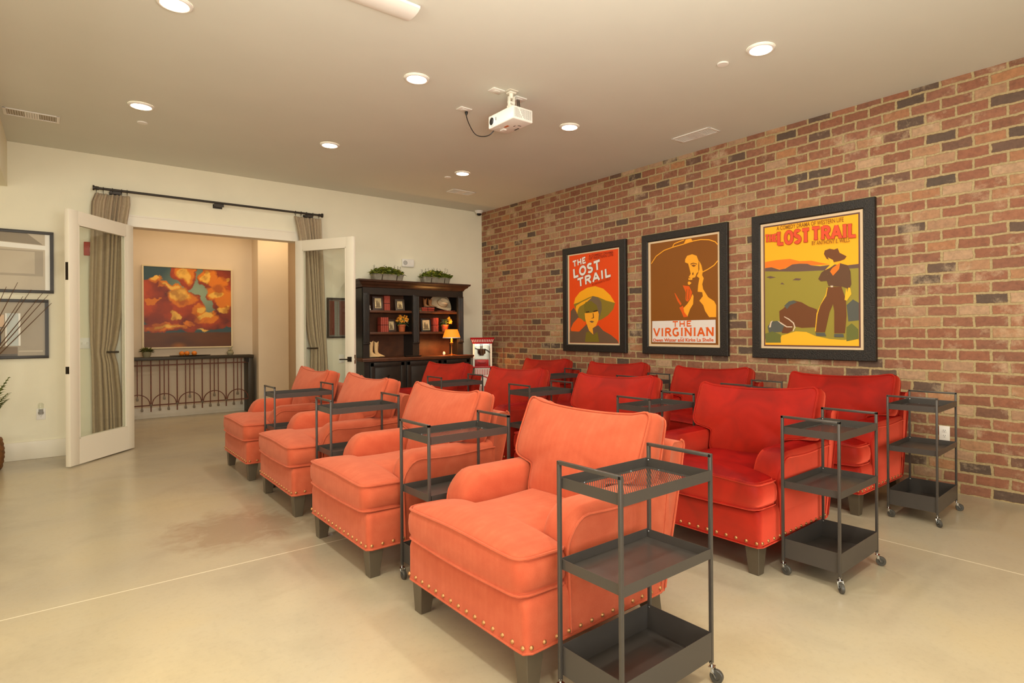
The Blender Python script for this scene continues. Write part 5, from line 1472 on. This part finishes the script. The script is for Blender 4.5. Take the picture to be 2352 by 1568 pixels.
def flowerpot(label, cx, cy, z, seed, flowers):
    rnd = random.Random(seed)
    t = thing('flowerpot', label, 'plant', (cx, cy, z + 0.001), 0, 'potted flowers in the hutch')
    mb = MB(); mb.lathe([(0.038, 0), (0.042, 0.004), (0.050, 0.078), (0.056, 0.080), (0.057, 0.104), (0.052, 0.105), (0.047, 0.09)], (0, 0, 0), 24); mb.build('pot', terracotta, t)
    mb = MB()
    for k in range(90):
        a = rnd.uniform(0, 2 * PI); el = rnd.uniform(0.0, 1.4); rr = rnd.uniform(0.0, 0.045)
        b = Vector((rr * math.cos(a), rr * math.sin(a), 0.10 + rnd.uniform(0, 0.07)))
        leaf_blade(mb, b, (0.8 * math.cos(a) * math.cos(el), 0.6 * math.sin(a) * math.cos(el), math.sin(el)), rnd.uniform(0.05, 0.085), 0.026, rnd.choice((0, 1)), 0.5)
    mb.build('foliage', [leaf_green, leaf_grey], t, norm=False)
    mb = MB()
    for k in range(46):
        a = rnd.uniform(0, 2 * PI); el = rnd.uniform(-0.15, 1.3); L = rnd.uniform(0.05, 0.10)
        if flowers == 'side': a = rnd.uniform(-0.9, 0.6); el = rnd.uniform(-0.3, 0.9)
        c = Vector((L * math.cos(a) * math.cos(el), 0.6 * L * math.sin(a) * math.cos(el) - 0.02, 0.15 + L * math.sin(el) * 0.95))
        for q in range(5):
            aa = 2 * PI * q / 5 + k
            leaf_blade(mb, c, (math.cos(aa), -0.4, math.sin(aa)), 0.017, 0.014, (k + q) % 2 if flowers != 'side' else 0, 0.0, Vector((0, -1, 0)))
    mb.build('blossoms', [petal_yellow, petal_orange], t, norm=False)
flowerpot('terracotta pot of orange and yellow flowers on the lower left hutch shelf', 3.768, 7.735, 1.284, 3, 'all')
flowerpot('terracotta pot with trailing yellow flowers on the lower right hutch shelf', 4.445, 7.69, 1.284, 6, 'side')

mb = MB()
f = lambda hx, hy, zz: [(a, b_, zz) for a, b_ in round_poly([(-hx, -hy), (hx, -hy), (hx, hy), (-hx, hy)], 0.03, 5)]
mb.loft([f(0.11, 0.035, 0), f(0.14, 0.042, 0.016), f(0.136, 0.039, 0.016), f(0.105, 0.032, 0.004)], True)
o = mb.build('serving_tray', hutch_black); o.location = (3.835, 7.530, 0.9305); tag(o, 'low dark tray on the middle of the hutch counter', 'tray')
t = thing('votive', 'small pale glass egg shaped votive beside the table lamp', 'candle', (4.412, 7.66, 0.931))
mb = MB(); mb.lathe([(0.012, 0), (0.02, 0.012), (0.022, 0.026), (0.017, 0.044), (0.006, 0.054), (0.0005, 0.056)], (0, 0, 0), 18); mb.build('body', popcorn_white, t)
t = thing('table_lamp', 'lit brass table lamp with an orange shade on the hutch counter', 'lamp', (4.452, 7.505, 0.9305))
mb = MB()
mb.lathe([(0.060, 0), (0.060, 0.006), (0.045, 0.012), (0.018, 0.020), (0.012, 0.032), (0.008, 0.05), (0.0065, 0.14), (0.010, 0.155), (0.022, 0.175), (0.024, 0.190), (0.014, 0.205), (0.016, 0.235), (0.010, 0.25), (0.006, 0.28)], (0, 0, 0), 20)
mb.build('base', brass, t)
mb = MB()
mb.lathe([(0.131, 0.262), (0.130, 0.266), (0.090, 0.386), (0.0885, 0.386), (0.1285, 0.264), (0.131, 0.262)], (0, 0, 0), 32, cap=False)
mb.build('lamp_shade', shade_mat, t)
mb = MB(); mb.lathe([(0.1325, 0.256), (0.1325, 0.268), (0.1300, 0.268), (0.1300, 0.256), (0.1325, 0.256)], (0, 0, 0), 32, cap=False); mb.build('shade_trim', popcorn_white, t)
l = bpy.data.lights.new('table_lamp_bulb', 'POINT'); l.energy = 13.0; l.color = (1.0, 0.50, 0.14); l.shadow_soft_size = 0.025
lo = bpy.data.objects.new('table_lamp_bulb', l); lo.location = (4.452, 7.505, 1.215); C.objects.link(lo)

# ------------------------------------------------------------------ popcorn machine
PX0, PX1, PY0, PY1 = 4.910, 5.200, 7.455, 7.745
t = thing('popcorn_machine', 'red and white popcorn machine on a striped cart in the room corner', 'popcorn machine', ((PX0 + PX1) / 2, (PY0 + PY1) / 2, 0), R(-31))
pc = lambda mb: mb.xf(Matrix.Translation((-(PX0 + PX1) / 2, -(PY0 + PY1) / 2, 0)))
mb = MB()
mb.loft([[(PX0 - 0.005, PY0 - 0.005, 1.095), (PX1 + 0.005, PY0 - 0.005, 1.095), (PX1 + 0.005, PY1 + 0.005, 1.095), (PX0 - 0.005, PY1 + 0.005, 1.095)],
         [(PX0 - 0.042, PY0 - 0.042, 1.180), (PX1 + 0.042, PY0 - 0.042, 1.180), (PX1 + 0.042, PY1 + 0.03, 1.180), (PX0 - 0.042, PY1 + 0.03, 1.180)],
         [(PX0 - 0.035, PY0 - 0.035, 1.187), (PX1 + 0.035, PY0 - 0.035, 1.187), (PX1 + 0.035, PY1 + 0.03, 1.187), (PX0 - 0.035, PY1 + 0.03, 1.187)]], True, 0)
for k in range(13):
    x = PX0 + 0.0 + k * (PX1 - PX0) / 12
    xb = (PX0 + PX1) / 2 + (x - (PX0 + PX1) / 2) * 1.02; xt = (PX0 + PX1) / 2 + (x - (PX0 + PX1) / 2) * 1.12
    mb.loft([[(xb - 0.006, PY0 - 0.0185, 1.118), (xb + 0.006, PY0 - 0.0185, 1.118), (xb + 0.006, PY0 - 0.0155, 1.118), (xb - 0.006, PY0 - 0.0155, 1.118)],
             [(xt - 0.006, PY0 - 0.0375, 1.160), (xt + 0.006, PY0 - 0.0375, 1.160), (xt + 0.006, PY0 - 0.0345, 1.160), (xt - 0.006, PY0 - 0.0345, 1.160)]], True, 1)
pc(mb).build('canopy', [popcorn_red, popcorn_white], t)
for x in (PX0 + 0.012, PX1 - 0.012):
    for y in (PY0 + 0.012, PY1 - 0.012):
        mb = MB(); mb.box((x, y, 0.915), (0.026, 0.026, 0.37)); pc(mb).build('post', popcorn_white, t)
mb = MB()
for q in ((PX0 + 0.025, PX1 - 0.025, PY0 + 0.010, PY0 + 0.014), (PX0 + 0.010, PX0 + 0.014, PY0 + 0.025, PY1 - 0.025), (PX1 - 0.014, PX1 - 0.010, PY0 + 0.025, PY1 - 0.025)):
    mb.bx(q[0], q[1], q[2], q[3], 0.745, 1.095)
pc(mb).build('glass_case', pane_glass, t)
mb = MB(); mb.bx(PX0 + 0.025, PX1 - 0.025, PY1 - 0.016, PY1 - 0.006, 0.74, 1.095); pc(mb).build('rear_panel', steel, t)
mb = MB(); mb.bx(PX0 - 0.004, PX1 + 0.004, PY0 - 0.004, PY1, 0.722, 0.745, bevel=0.003); mb.bx(PX0 + 0.03, PX1 - 0.05, PY0 + 0.03, PY0 + 0.2, 0.745, 0.845, bevel=0.004); pc(mb).build('deck', popcorn_red, t)
mb = MB(); mb.tube([(5.00, PY0 + 0.028, 0.808), (5.00, PY0 + 0.018, 0.796), (5.10, PY0 + 0.018, 0.796), (5.10, PY0 + 0.028, 0.808)], 0.005, 6); pc(mb).build('drawer_pull', mat('drawer_pull_red', (120, 10, 16), 0.4), t)
mb = MB()
kx, ky = 5.05, 7.60
mb.lathe([(0.02, 0.905), (0.035, 0.91), (0.038, 0.93), (0.056, 0.935), (0.060, 0.945), (0.060, 1.005), (0.063, 1.010), (0.055, 1.010)], (kx, ky, 0), 24)
mb.tube([(kx, ky, 1.01), (kx, ky, 1.095)], 0.016, 10)
k_ = pc(mb).build('kettle', steel, t)
mb = MB(); mb.tube([(kx + 0.058, ky, 1.0), (kx + 0.09, ky - 0.02, 0.985), (kx + 0.135, ky - 0.05, 0.945)], 0.007, 8); mb.tube([(kx - 0.058, ky, 1.0), (kx - 0.095, ky - 0.02, 1.02), (kx - 0.12, ky - 0.03, 1.035)], 0.005, 8); pc(mb).build('kettle_arm', black_plastic, k_)
mb = MB()
mb.bx(PX0 + 0.025, PX1 - 0.03, PY0 + 0.02, PY1 - 0.01, 0.16, 0.722, bevel=0.004)
for k in range(9):
    x = PX0 + 0.035 + k * 0.026
    mb.bx(x, x + 0.012, PY0 + 0.0185, PY0 + 0.0205, 0.62 - 0.02 * math.sin(PI * k / 8), 0.70, 1)
arch = [(5.05 + 0.11 * math.cos(PI * a / 16), 0.50 + 0.09 * math.sin(PI * a / 16)) for a in range(17)]
for a, b_ in zip(arch, arch[1:]): mb.bar((a[0], PY0 + 0.019, a[1]), (b_[0], PY0 + 0.019, b_[1]), 0.004, 0.018, 1)
for k in range(9):
    x = PX0 + 0.035 + k * 0.026
    mb.bx(x, x + 0.012, PY0 + 0.0185, PY0 + 0.0205, 0.20, 0.44, 1)
pc(mb).build('cart_body', [popcorn_white, popcorn_red], t)
for y in (PY0 + 0.04, PY1 - 0.04):
    mb = MB(); mb.lathe([(0.10, -0.008), (0.108, -0.006), (0.108, 0.006), (0.10, 0.008), (0.02, 0.008), (0.02, 0.014), (0.002, 0.014)], (PX0 + 0.012, y, 0.109), 24, 0, Matrix.Rotation(R(90), 3, 'Y')); pc(mb).build('wheel', black_plastic, t)
for y in (PY0 + 0.04, PY1 - 0.04):
    mb = MB(); mb.bx(PX1 - 0.06, PX1 - 0.035, y - 0.012, y + 0.012, 0, 0.161); pc(mb).build('leg', black_plastic, t)
# ------------------------------------------------------------------ hall: painting, console and what stands on it
def paint(nx, nz):
    """cloud picture, one linear colour per grid point"""
    u = np.linspace(0, 1, nx); v = np.linspace(0, 1, nz)
    U, V = np.meshgrid(u, v)
    def vn(U, V, f, seed):
        g = np.random.RandomState(seed).rand(64, 64)
        x = (U * f) % 63; y = (V * f) % 63
        i = x.astype(int); j = y.astype(int); fx = x - i; fy = y - j
        fx = fx * fx * (3 - 2 * fx); fy = fy * fy * (3 - 2 * fy)
        return (g[j, i] * (1 - fx) + g[j, i + 1] * fx) * (1 - fy) + (g[j + 1, i] * (1 - fx) + g[j + 1, i + 1] * fx) * fy
    def fbm(U, V, f, seed, o=5, gain=0.5):
        s = 0; a = 1.0; t_ = 0
        for k in range(o):
            s = s + a * vn(U, V, f * 2 ** k, seed + k); t_ += a; a *= gain
        return s / t_
    wu = U + 0.20 * (fbm(U, V, 5, 3) - 0.5) + 0.06 * (fbm(U, V, 16, 43) - 0.5)
    wv = V + 0.20 * (fbm(U, V, 5, 30) - 0.5) + 0.06 * (fbm(U, V, 16, 53) - 0.5)
    def blob(cx, cy, rx, ry):
        return np.clip(1 - ((wu - cx) / rx) ** 2 - ((wv - cy) / ry) ** 2, 0, 1)
    def union(L):
        m = np.zeros_like(U)
        for b in L: m = np.maximum(m, blob(*b))
        return m
    def C3(c): return np.array(lin(c)[:3])
    def ss(a, b, x):
        t = np.clip((x - a) / (b - a), 0, 1); return t * t * (3 - 2 * t)
    def over(img, col, m): return img * (1 - m[..., None]) + col * m[..., None]
    g = np.clip(1.15 - np.hypot(U - 0.60, V - 0.66) * 2.4, 0, 1)[..., None]
    img = C3((56, 76, 78)) * (1 - g) + C3((150, 166, 140)) * g
    n = fbm(U, V, 8, 60)
    body = union([(0.08, 0.62, 0.24, 0.22), (0.22, 0.46, 0.28, 0.22), (0.46, 0.92, 0.16, 0.18), (0.50, 0.46, 0.22, 0.18), (0.44, 0.62, 0.18, 0.14), (0.88, 0.90, 0.26, 0.22), (0.94, 0.62, 0.18, 0.26),
                  (0.78, 0.34, 0.22, 0.12), (0.3, 0.26, 0.36, 0.08), (0.95, 0.40, 0.14, 0.14), (0.78, 0.66, 0.12, 0.08)])
    m = ss(0.02, 0.16, body + 0.25 * (n - 0.5) * (body > 0))
    dark = C3((96, 36, 8)) + (C3((188, 84, 12)) - C3((96, 36, 8))) * np.clip(1.8 * (fbm(U, V, 6, 80) - 0.25), 0, 1)[..., None]
    img = over(img, dark, m)
    for col, lo, L in (((222, 134, 26), 0.0, [(0.42, 0.64, 0.17, 0.13), (0.48, 0.93, 0.13, 0.14), (0.82, 0.68, 0.15, 0.12), (0.93, 0.58, 0.12, 0.14), (0.74, 0.92, 0.12, 0.10), (0.72, 0.38, 0.13, 0.09), (0.85, 0.82, 0.12, 0.10),
                                         (0.14, 0.82, 0.11, 0.05), (0.28, 0.76, 0.11, 0.05), (0.22, 0.25, 0.26, 0.05), (0.62, 0.49, 0.10, 0.08), (0.10, 0.56, 0.08, 0.03), (0.5, 0.30, 0.12, 0.05)]),
                       ((244, 196, 112), 0.12, [(0.40, 0.66, 0.13, 0.10), (0.46, 0.90, 0.09, 0.08), (0.80, 0.66, 0.10, 0.06), (0.92, 0.47, 0.10, 0.04), (0.70, 0.42, 0.10, 0.05), (0.72, 0.88, 0.06, 0.09), (0.14, 0.84, 0.08, 0.03),
                                         (0.29, 0.76, 0.07, 0.03), (0.31, 0.38, 0.05, 0.07), (0.24, 0.25, 0.18, 0.022), (0.68, 0.22, 0.10, 0.018), (0.66, 0.50, 0.06, 0.04), (0.97, 0.86, 0.05, 0.04)])):
        q = union(L)
        k = ss(lo, lo + 0.45, q * (0.55 + 0.9 * fbm(U, V, 10, 140)))
        img = over(img, C3(col), k * 0.92)
    sh = ss(0.46, 0.66, fbm(U + 0.02, V - 0.04, 7, 200)) * m * 0.55
    img = over(img, C3((132, 56, 12)), sh)
    hor = 0.195 + 0.02 * (fbm(U, V * 0 + 0.3, 8, 7) - 0.5)
    land = ss(0.0, 0.02, hor - V)
    lc = C3((70, 40, 20)) + (C3((112, 66, 26)) - C3((70, 40, 20))) * fbm(U, V * 4, 3, 17)[..., None]
    gl = np.clip(1 - np.hypot((U - 0.38) / 0.10, (V - 0.02) / 0.05), 0, 1)[..., None]
    lc = lc * (1 - gl) + C3((150, 94, 32)) * gl
    out = np.clip(img * (1 - land[..., None]) + lc * land[..., None], 0, 1)
    grey = out.mean(-1, keepdims=True)
    return np.clip(grey + (out - grey) * 1.22, 0, 1)
def painting_mesh(w, h, nx, nz):
    """fine grid that carries the cloud picture as vertex colours"""
    img = paint(nx, nz)
    U, V = np.meshgrid(np.linspace(0, 1, nx), np.linspace(0, 1, nz))
    me = bpy.data.meshes.new('canvas')
    X = (U - 0.5) * w; Z = (V - 0.5) * h
    co = np.stack([X, np.zeros_like(X), Z], -1).reshape(-1, 3)
    idx = np.arange(nx * nz).reshape(nz, nx)
    q = np.stack([idx[:-1, :-1], idx[:-1, 1:], idx[1:, 1:], idx[1:, :-1]], -1).reshape(-1, 4)
    me.from_pydata(co.tolist(), [], q.tolist())
    at = me.color_attributes.new('paint', 'FLOAT_COLOR', 'POINT')
    at.data.foreach_set('color', np.concatenate([img, np.ones_like(img[..., :1])], -1).reshape(-1).astype(np.float32))
    return me
pm, nt, b, nd, ln = new_mat('oil_paint')
ca = nd.new('ShaderNodeVertexColor'); ca.layer_name = 'paint'; ln.new(ca.outputs[0], b.inputs['Base Color']); b.inputs['Roughness'].default_value = 0.45
t = thing('painting', 'large gold framed cloud painting above the console in the hall', 'painting', (1.555, HY - 0.002, 1.685))
pw, ph = 1.215, 1.27
mb = MB()
fw = 0.022
for q in ((-pw / 2, pw / 2, ph / 2 - fw, ph / 2), (-pw / 2, pw / 2, -ph / 2, -ph / 2 + fw)): mb.bx(q[0], q[1], -0.045, 0, q[2], q[3], bevel=0.003)
for q in ((-pw / 2, -pw / 2 + fw), (pw / 2 - fw, pw / 2)): mb.bx(q[0], q[1], -0.0445, 0, -ph / 2 + 0.005, ph / 2 - 0.005)
mb.build('frame', gold_trim, t)
me = painting_mesh(pw - fw * 1.6, ph - fw * 1.6, 220, 230); me.materials.append(pm)
o = bpy.data.objects.new('canvas', me); C.objects.link(o); o.parent = t; o.location = (0, -0.034, 0)
mb = MB(); mb.bx(-pw / 2 + 0.01, pw / 2 - 0.01, -0.030, -0.001, -ph / 2 + 0.01, ph / 2 - 0.01); mb.build('backing', black_plastic, t)

CZ = 0.930
t = thing('console_table', 'long dark console in the hall with a wrought iron arched railing front', 'console table', (1.2, 10.43, 0))
cc_ = lambda mb: mb.xf(Matrix.Translation((-1.2, -10.43, 0)))
mb = MB(); mb.bx(-0.03, 2.412, 10.27, HY - 0.002, CZ - 0.045, CZ, bevel=0.004); cc_(mb).build('top', dark_steel, t)
for x0, x1 in ((-0.03, 0.05), (2.332, 2.412)):
    mb = MB(); mb.bx(x0, x1, 10.30, HY - 0.02, 0, CZ - 0.044, bevel=0.003); cc_(mb).build('leg', dark_steel, t)
for x in (0.05, 2.31):
    mb = MB(); mb.bx(x - 0.014, x + 0.03, 10.30, 10.33, CZ - 0.12, CZ - 0.044); cc_(mb).build('bracket', bronze, t)
FY = 10.318
for z in (0.812, 0.222):
    mb = MB(); mb.bar((0.05, FY, z), (2.332, FY, z), 0.015, 0.016); cc_(mb).build('rail', rust_iron, t)
for k in range(7):
    xm = 0.040 + 0.329 * k
    if k > 0:
        mb = MB(); mb.bar((xm, FY - 0.008, CZ - 0.045), (xm, FY - 0.008, 0.128), 0.014); cc_(mb).build('bar', rust_iron, t)
        mb = MB(); mb.box((xm, FY - 0.02, 0.224), (0.034, 0.016, 0.034), Matrix.Rotation(R(45), 3, 'Y'), bevel=0.004); mb.lathe([(0.010, 0), (0.007, 0.006), (0.001, 0.008)], (xm, FY - 0.028, 0.224), 10, 0, Matrix.Rotation(R(90), 3, 'X'))
        cc_(mb).build('rosette', grey_iron, t)
    xc = xm + 0.1645
    for dx, zb in ((-0.055, 0.140), (0.055, 0.140), (0.0, 0.300)):
        mb = MB(); mb.bar((xc + dx, FY - 0.008, CZ - 0.045), (xc + dx, FY - 0.008, zb + 0.04), 0.012); b_ = cc_(mb).build('bar', rust_iron, t)
        mb = MB(); mb.loft([[(xc + dx + a * w, FY - 0.008 + c_ * w, z) for a, c_ in ((-1, -1), (1, -1), (1, 1), (-1, 1))] for z, w in ((zb + 0.055, 0.007), (zb + 0.02, 0.015), (zb, 0.014), (zb - 0.004, 0.009))], True)
        cc_(mb).build('finial', grey_iron, b_)
    mb = MB(); mb.tube([(xc + 0.150 * math.cos(PI * a / 20), FY - 0.016, 0.234 + 0.152 * math.sin(PI * a / 20)) for a in range(21)], 0.0085, 4, square=True); cc_(mb).build('arch', rust_iron, t)
t = thing('potted_succulent', 'grey green succulent in a stone pot at the left end of the hall console', 'plant', (0.982, 10.36, CZ + 0.0005))
mb = MB(); mb.lathe([(0.038, 0), (0.052, 0.03), (0.058, 0.078), (0.060, 0.082), (0.052, 0.082), (0.048, 0.07)], (0, 0, 0), 22); mb.build('pot', concrete_pot, t)
mb = MB(); rnd = random.Random(2)
for k in range(110):
    a = rnd.uniform(0, 2 * PI); el = rnd.uniform(-0.1, 1.4)
    leaf_blade(mb, (0.03 * math.cos(a), 0.03 * math.sin(a), 0.08 + 0.02 * rnd.random()), (math.cos(a) * math.cos(el), math.sin(a) * math.cos(el), math.sin(el)), rnd.uniform(0.05, 0.09), 0.032, 0, 0.25)
mb.build('foliage', [mat('succulent_green', (116, 116, 60), 0.6, noise_amt=0.2, noise_scale=20)], t, norm=False)
mb = MB(); mb.lathe([(0.02, 0), (0.27, 0.008), (0.275, 0.016), (0.262, 0.014), (0.02, 0.006)], (0, 0, 0), 40, sy=0.30)
o = mb.build('fruit_tray', bronze); o.location = (1.540, 10.37, CZ + 0.0005); tag(o, 'long dark shallow tray of oranges on the hall console', 'tray')
for k, (x, y, lab) in enumerate(((1.425, 10.365, 'orange on the hall tray, leftmost of the three'), (1.495, 10.375, 'orange on the hall tray, middle of the three'), (1.590, 10.37, 'orange on the hall tray, the rightmost, standing apart'))):
    t = thing('orange', lab, 'fruit', (x, y, CZ + 0.0085), 0, 'oranges on the hall tray')
    mb = MB(); mb.lathe([(0.036 * math.sin(PI * a / 12) + 0.0003, 0.036 - 0.035 * math.cos(PI * a / 12)) for a in range(13)], (0, 0, 0), 18); mb.build('peel', orange_fruit, t)
    mb = MB(); mb.lathe([(0.004, 0.070), (0.003, 0.0735)], (0, 0, 0), 6); mb.build('stem', leaf_green, t)
t = thing('ornament', 'small grey carved stone ornament at the right end of the hall console', 'ornament', (2.085, 10.36, CZ + 0.0005))
mb = MB()
mb.lathe([(0.030, 0), (0.046, 0.02), (0.050, 0.042), (0.040, 0.062), (0.022, 0.070)], (0, 0, 0), 18)
for a, r_, z in ((0, 0.02, 0.078), (2.1, 0.02, 0.076), (4.2, 0.018, 0.08), (1, 0.004, 0.10)): mb.lathe([(0.002, -0.016), (0.014, -0.008), (0.018, 0.0), (0.012, 0.012), (0.001, 0.02)], (r_ * math.cos(a), r_ * math.sin(a), z), 10)
mb.build('body', concrete_pot, t)
mb = MB(); mb.tube([(0.01, 0, 0.10), (0.022, 0, 0.125), (0.028, -0.005, 0.142)], 0.004, 6); mb.build('stem', leaf_grey, t)

# ------------------------------------------------------------------ planted basket at the left edge
t = thing('potted_plant', 'leafy plant with tall bare twigs in a brown woven basket at the left edge', 'plant', (-0.575, 7.57, 0))
mb = MB()
rings = []
for i in range(15):
    z = 0.01 + i * 0.021
    r_ = 0.150 + 0.018 * math.sin(PI * i / 14) + 0.007 * (i % 2)
    rings.append([(r_ * (1 + 0.03 * math.sin(j * 9 + i * PI)) * math.cos(2 * PI * j / 36), r_ * (1 + 0.03 * math.sin(j * 9 + i * PI)) * math.sin(2 * PI * j / 36), z) for j in range(36)])
rings.insert(0, [(0.14 * math.cos(2 * PI * j / 36), 0.14 * math.sin(2 * PI * j / 36), 0.0) for j in range(36)])
mb.loft(rings, True); mb.build('basket', basket_mat, t, angle=70)
rnd = random.Random(21)
mb = MB()
def frond(base, tip, w, n=9, mi=0):
    base, tip = Vector(base), Vector(tip)
    mid = (base + tip) / 2 + Vector((0, 0, 0.12))
    P = [base * (1 - s) ** 2 + mid * 2 * s * (1 - s) + tip * s * s for s in [i / 14 for i in range(15)]]
    mb.tube(P, 0.003, 5, mi=mi)
    for i in range(5, 15):
        d = (P[min(14, i + 1)] - P[i - 1]).normalized(); side = d.cross(Vector((0, 0, 1))).normalized()
        L = w * (1.1 - 0.055 * i)
        for s in (-1, 1): leaf_blade(mb, P[i], (d * 0.75 + side * s + Vector((0, 0, -0.15))), L, L * 0.34, mi, 0.15)
for a, r_, z in ((0.15, 0.20, 0.86), (-0.35, 0.21, 0.72), (0.9, 0.16, 0.98), (-0.8, 0.24, 0.80), (-1.5, 0.45, 0.8), (-2.3, 0.45, 0.75), (2.6, 0.4, 0.8), (-0.1, 0.19, 0.66), (1.0, 0.15, 1.0), (3.4, 0.4, 0.9)):
    frond((0, 0, 0.28), (r_ * math.cos(a), min(0.32, r_ * math.sin(a)), z), 0.13, mi=rnd.choice((0, 0, 1)))
mb.build('foliage', [leaf_green, leaf_pale], t, norm=False)
mb = MB()
for x, z, y in ((0.36, 1.735, 0.30), (0.445, 1.70, 0.28), (0.49, 1.685, 0.26), (0.515, 1.60, 0.25), (0.30, 1.66, 0.2), (0.26, 1.80, 0.25), (0.18, 1.75, 0.2)):
    tip = Vector((x, y, z)); 
    b0 = Vector((-0.06, 0.0, 0.28)); k0 = Vector((-0.10 + 0.1 * (x - 0.4), 0.10, 0.80))
    cv = [b0 * (1 - q) ** 2 + k0 * 2 * q * (1 - q) + k0.lerp(tip, 0.35) * q * q for q in (0, 0.2, 0.4, 0.6, 0.8, 1)] + [k0.lerp(tip, 0.6), k0.lerp(tip, 0.8), tip]
    mb.tube(cv, [0.006] * 5 + [0.005, 0.0045, 0.0035, 0.0022], 6)
mb.build('twigs', twig_mat, t)
